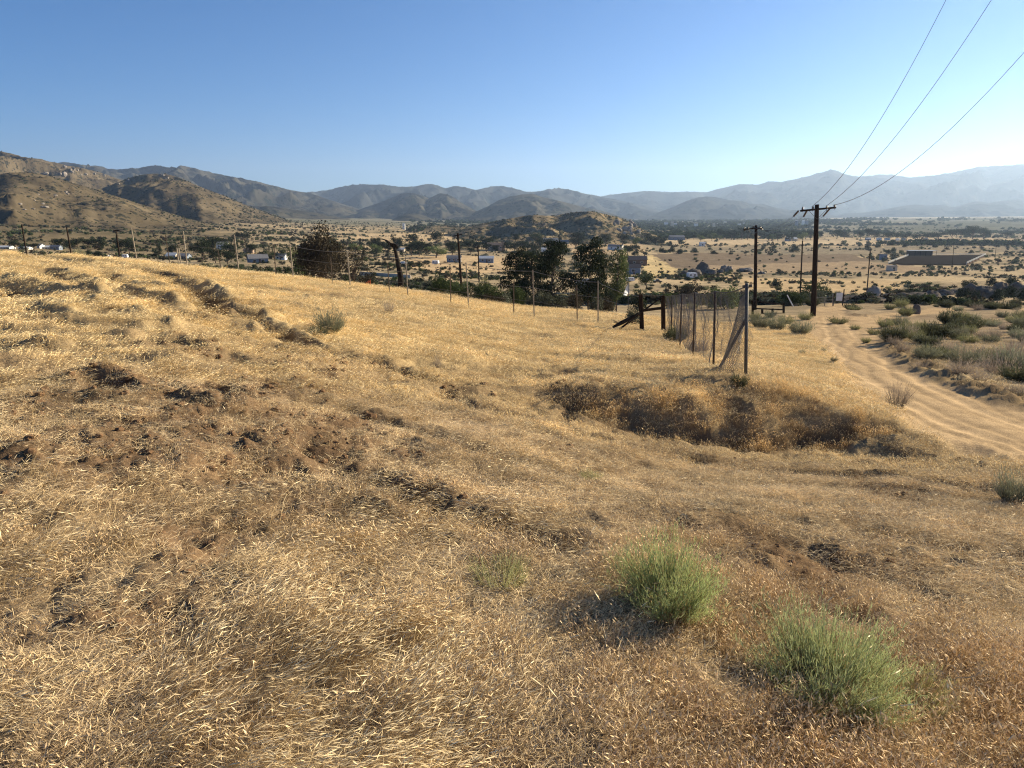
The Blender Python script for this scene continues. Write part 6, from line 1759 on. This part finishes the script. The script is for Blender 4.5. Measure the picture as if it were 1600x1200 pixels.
def hill_scrub():
    """chaparral bushes on the near hills, set on the hill sheets"""
    from mathutils.bvhtree import BVHTree
    g = np.random.default_rng(52); col = bpy.data.collections["scrub_shapes"]; P = []
    for o in [o for o in bpy.data.objects if o.name.split('.')[0] in ("hill", "knoll")]:
        me = o.data; n = len(me.vertices); co = np.empty(n * 3, np.float32); me.vertices.foreach_get("co", co); co = co.reshape(-1, 3)
        r = np.hypot(co[:, 0], co[:, 1])
        if r.min() > 2000: continue
        idx = g.integers(0, n, 8000 if r.min() < 1000 else 6000); p = co[idx]
        hz = p[:, 2] - base_z(p[:, 0], p[:, 1]); dn = fbm(p[:, 0] * .012, p[:, 1] * .012, 3, 140)
        p = p[(hz > .5) & (dn + g.uniform(-.7, .7, len(p)) > .05)]
        P.append(p + np.stack([g.normal(0, .8, len(p)), g.normal(0, .8, len(p)), np.zeros(len(p)) - .25], 1))
    P = np.concatenate(P); n = len(P); s = (1.5 + 3.0 * g.random(n) ** 3) * np.clip(np.hypot(P[:, 0], P[:, 1]) / 1500, .8, 1.5)
    scatter("hill_scrub", col, P, g.random(n) * 6, np.stack([s * 1.2, s * 1.2, s * .9], 1), np.ones((n, 3)))
hill_scrub()

def woodland():
    """the wooded strip and groves far out in the valley, too many and too small to tell apart"""
    g = np.random.default_rng(61); col = bpy.data.collections.new("woodland_shapes")
    for k in range(4):
        cm, _ = crown_mesh('broad' if k < 3 else 'bush', 80 + k, 160, .11, DK[0] * 1.2, (DK, MG)[k % 2][1] * 1.1, M['leaf']); col.objects.link(bpy.data.objects.new("woodland_shape", cm))
    n = 26000; r = np.exp(g.uniform(math.log(900), math.log(5200), n)); az = np.radians(g.uniform(-8, 40, n)); x = r * np.sin(az); y = r * np.cos(az)
    px = 800 + 1109 * np.tan(az)
    d = fbm(x * .004, y * .0025, 4, 150) + g.uniform(-.25, .25, n)
    w = .30 - .55 * np.exp(-((px - 1120) / 160) ** 2) * smooth(900, 1300, r) + .25 * smooth(1350, 1550, px) * smooth(1800, 2500, r)
    keep = d > w
    for pts, c, sc in ZONES: keep &= ~in_poly(x, y, pts)
    x = x[keep]; y = y[keep]; n = len(x); s = (5 + 6 * g.random(n)) * np.clip(np.hypot(x, y) / 2500, .8, 1.4)
    scatter("distant_woodland", col, np.stack([x, y, T(x, y) - .4], 1), g.random(n) * 6, np.stack([s * 1.3, s * 1.3, s], 1), np.ones((n, 3)))
woodland()

row('bushd', [(1494,1514,446,468),(1512,1536,450,470),(1530,1550,444,466),(1548,1570,448,470),(1566,1586,442,466),(1584,1606,446,470),(1502,1524,434,450),(1540,1560,430,446),(1570,1592,430,446)], "the dark bushes round the big boulders on the right edge", "dark bushes round the right boulders")
row('bushb', [(1440,1458,446,460),(1462,1482,446,459),(1396,1416,450,463)], "the brown bushes along the low rock ridge", "brown bushes along the rock ridge")
def village_trees():
    g = np.random.default_rng(88)
    for i in range(62):
        if i < 34: px = g.uniform(560, 1010); py = g.uniform(379, 402)
        elif i < 50: px = g.uniform(240, 560); py = g.uniform(388, 404)
        else: px = g.uniform(1010, 1300); py = g.uniform(371, 378)
        w = g.uniform(12, 22) * (.7 if i >= 50 else 1); h = w * g.uniform(.75, 1.1); key = ('dark', 'dark', 'green', 'cone', 'dark', 'light')[int(g.integers(0, 6))]
        if key == 'cone': w *= .6
        o = tree(key, px - w / 2, px + w / 2, py - h, py, "tree", "trees of the village")
        LANDLIST.append((o, {'dark': "dark round village tree", 'green': "mid green village tree", 'cone': "dark pointed village conifer", 'light': "light green village tree"}[key]))
village_trees()
# ------------------------------------------------------------------ labels of the many desert bushes: counted outwards from the nearest landmark
def landmark_labels():
    marks = [("the tallest power pole", 1271, 480), ("the second power pole", 1180, 480), ("the thin bare pole", 1251, 450), ("the boulder pile", 1095, 425), ("the grey smooth boulder", 1364, 452), ("the riding arena", 1460, 408), ("the gate board", 1311, 465),
             ("the burnt stumps", 1420, 483), ("the big dark boulders", 1550, 452), ("the brown barn", 995, 405), ("the road bend", 1345, 520), ("the right picture edge", 1600, 540), ("the corner post", 1167, 500), ("the camper trailer", 984, 436), ("the rocky knoll", 900, 370), ("the charred trunk", 622, 400), ("the largest dark tree", 505, 395), ("the white two-storey house", 348, 385), ("the blue metal building", 760, 402), ("the trailer home", 76, 388), ("the second pale post", 290, 395)]
    cnt = {}
    items = []
    for o, desc in LANDLIST:
        p = o.location; v = (p.z * CP + p.y * SP) / (p.y * CP - p.z * SP); u = p.x / (p.y * CP - p.z * SP)
        px = 800 + 1109 * u; py = 600 - 1109 * v
        best = min(marks, key=lambda m: math.hypot(m[1] - px, (m[2] - py) * 1.6)); dx = px - best[1]; dy = py - best[2]
        side = ("right of" if dx > 0 else "left of") if abs(dx) > abs(dy) * 1.3 else ("below" if dy > 0 else "above")
        items.append((math.hypot(dx, dy), o, desc, side, best[0]))
    items.sort(key=lambda t: t[0])
    for d, o, desc, side, mk in items:
        key = (desc, side, mk); k = cnt.get(key, 0); cnt[key] = k + 1
        o["label"] = desc + ", " + (ORD[min(k, 29)] + " nearest " if k else "nearest ") + side + " " + mk
landmark_labels()
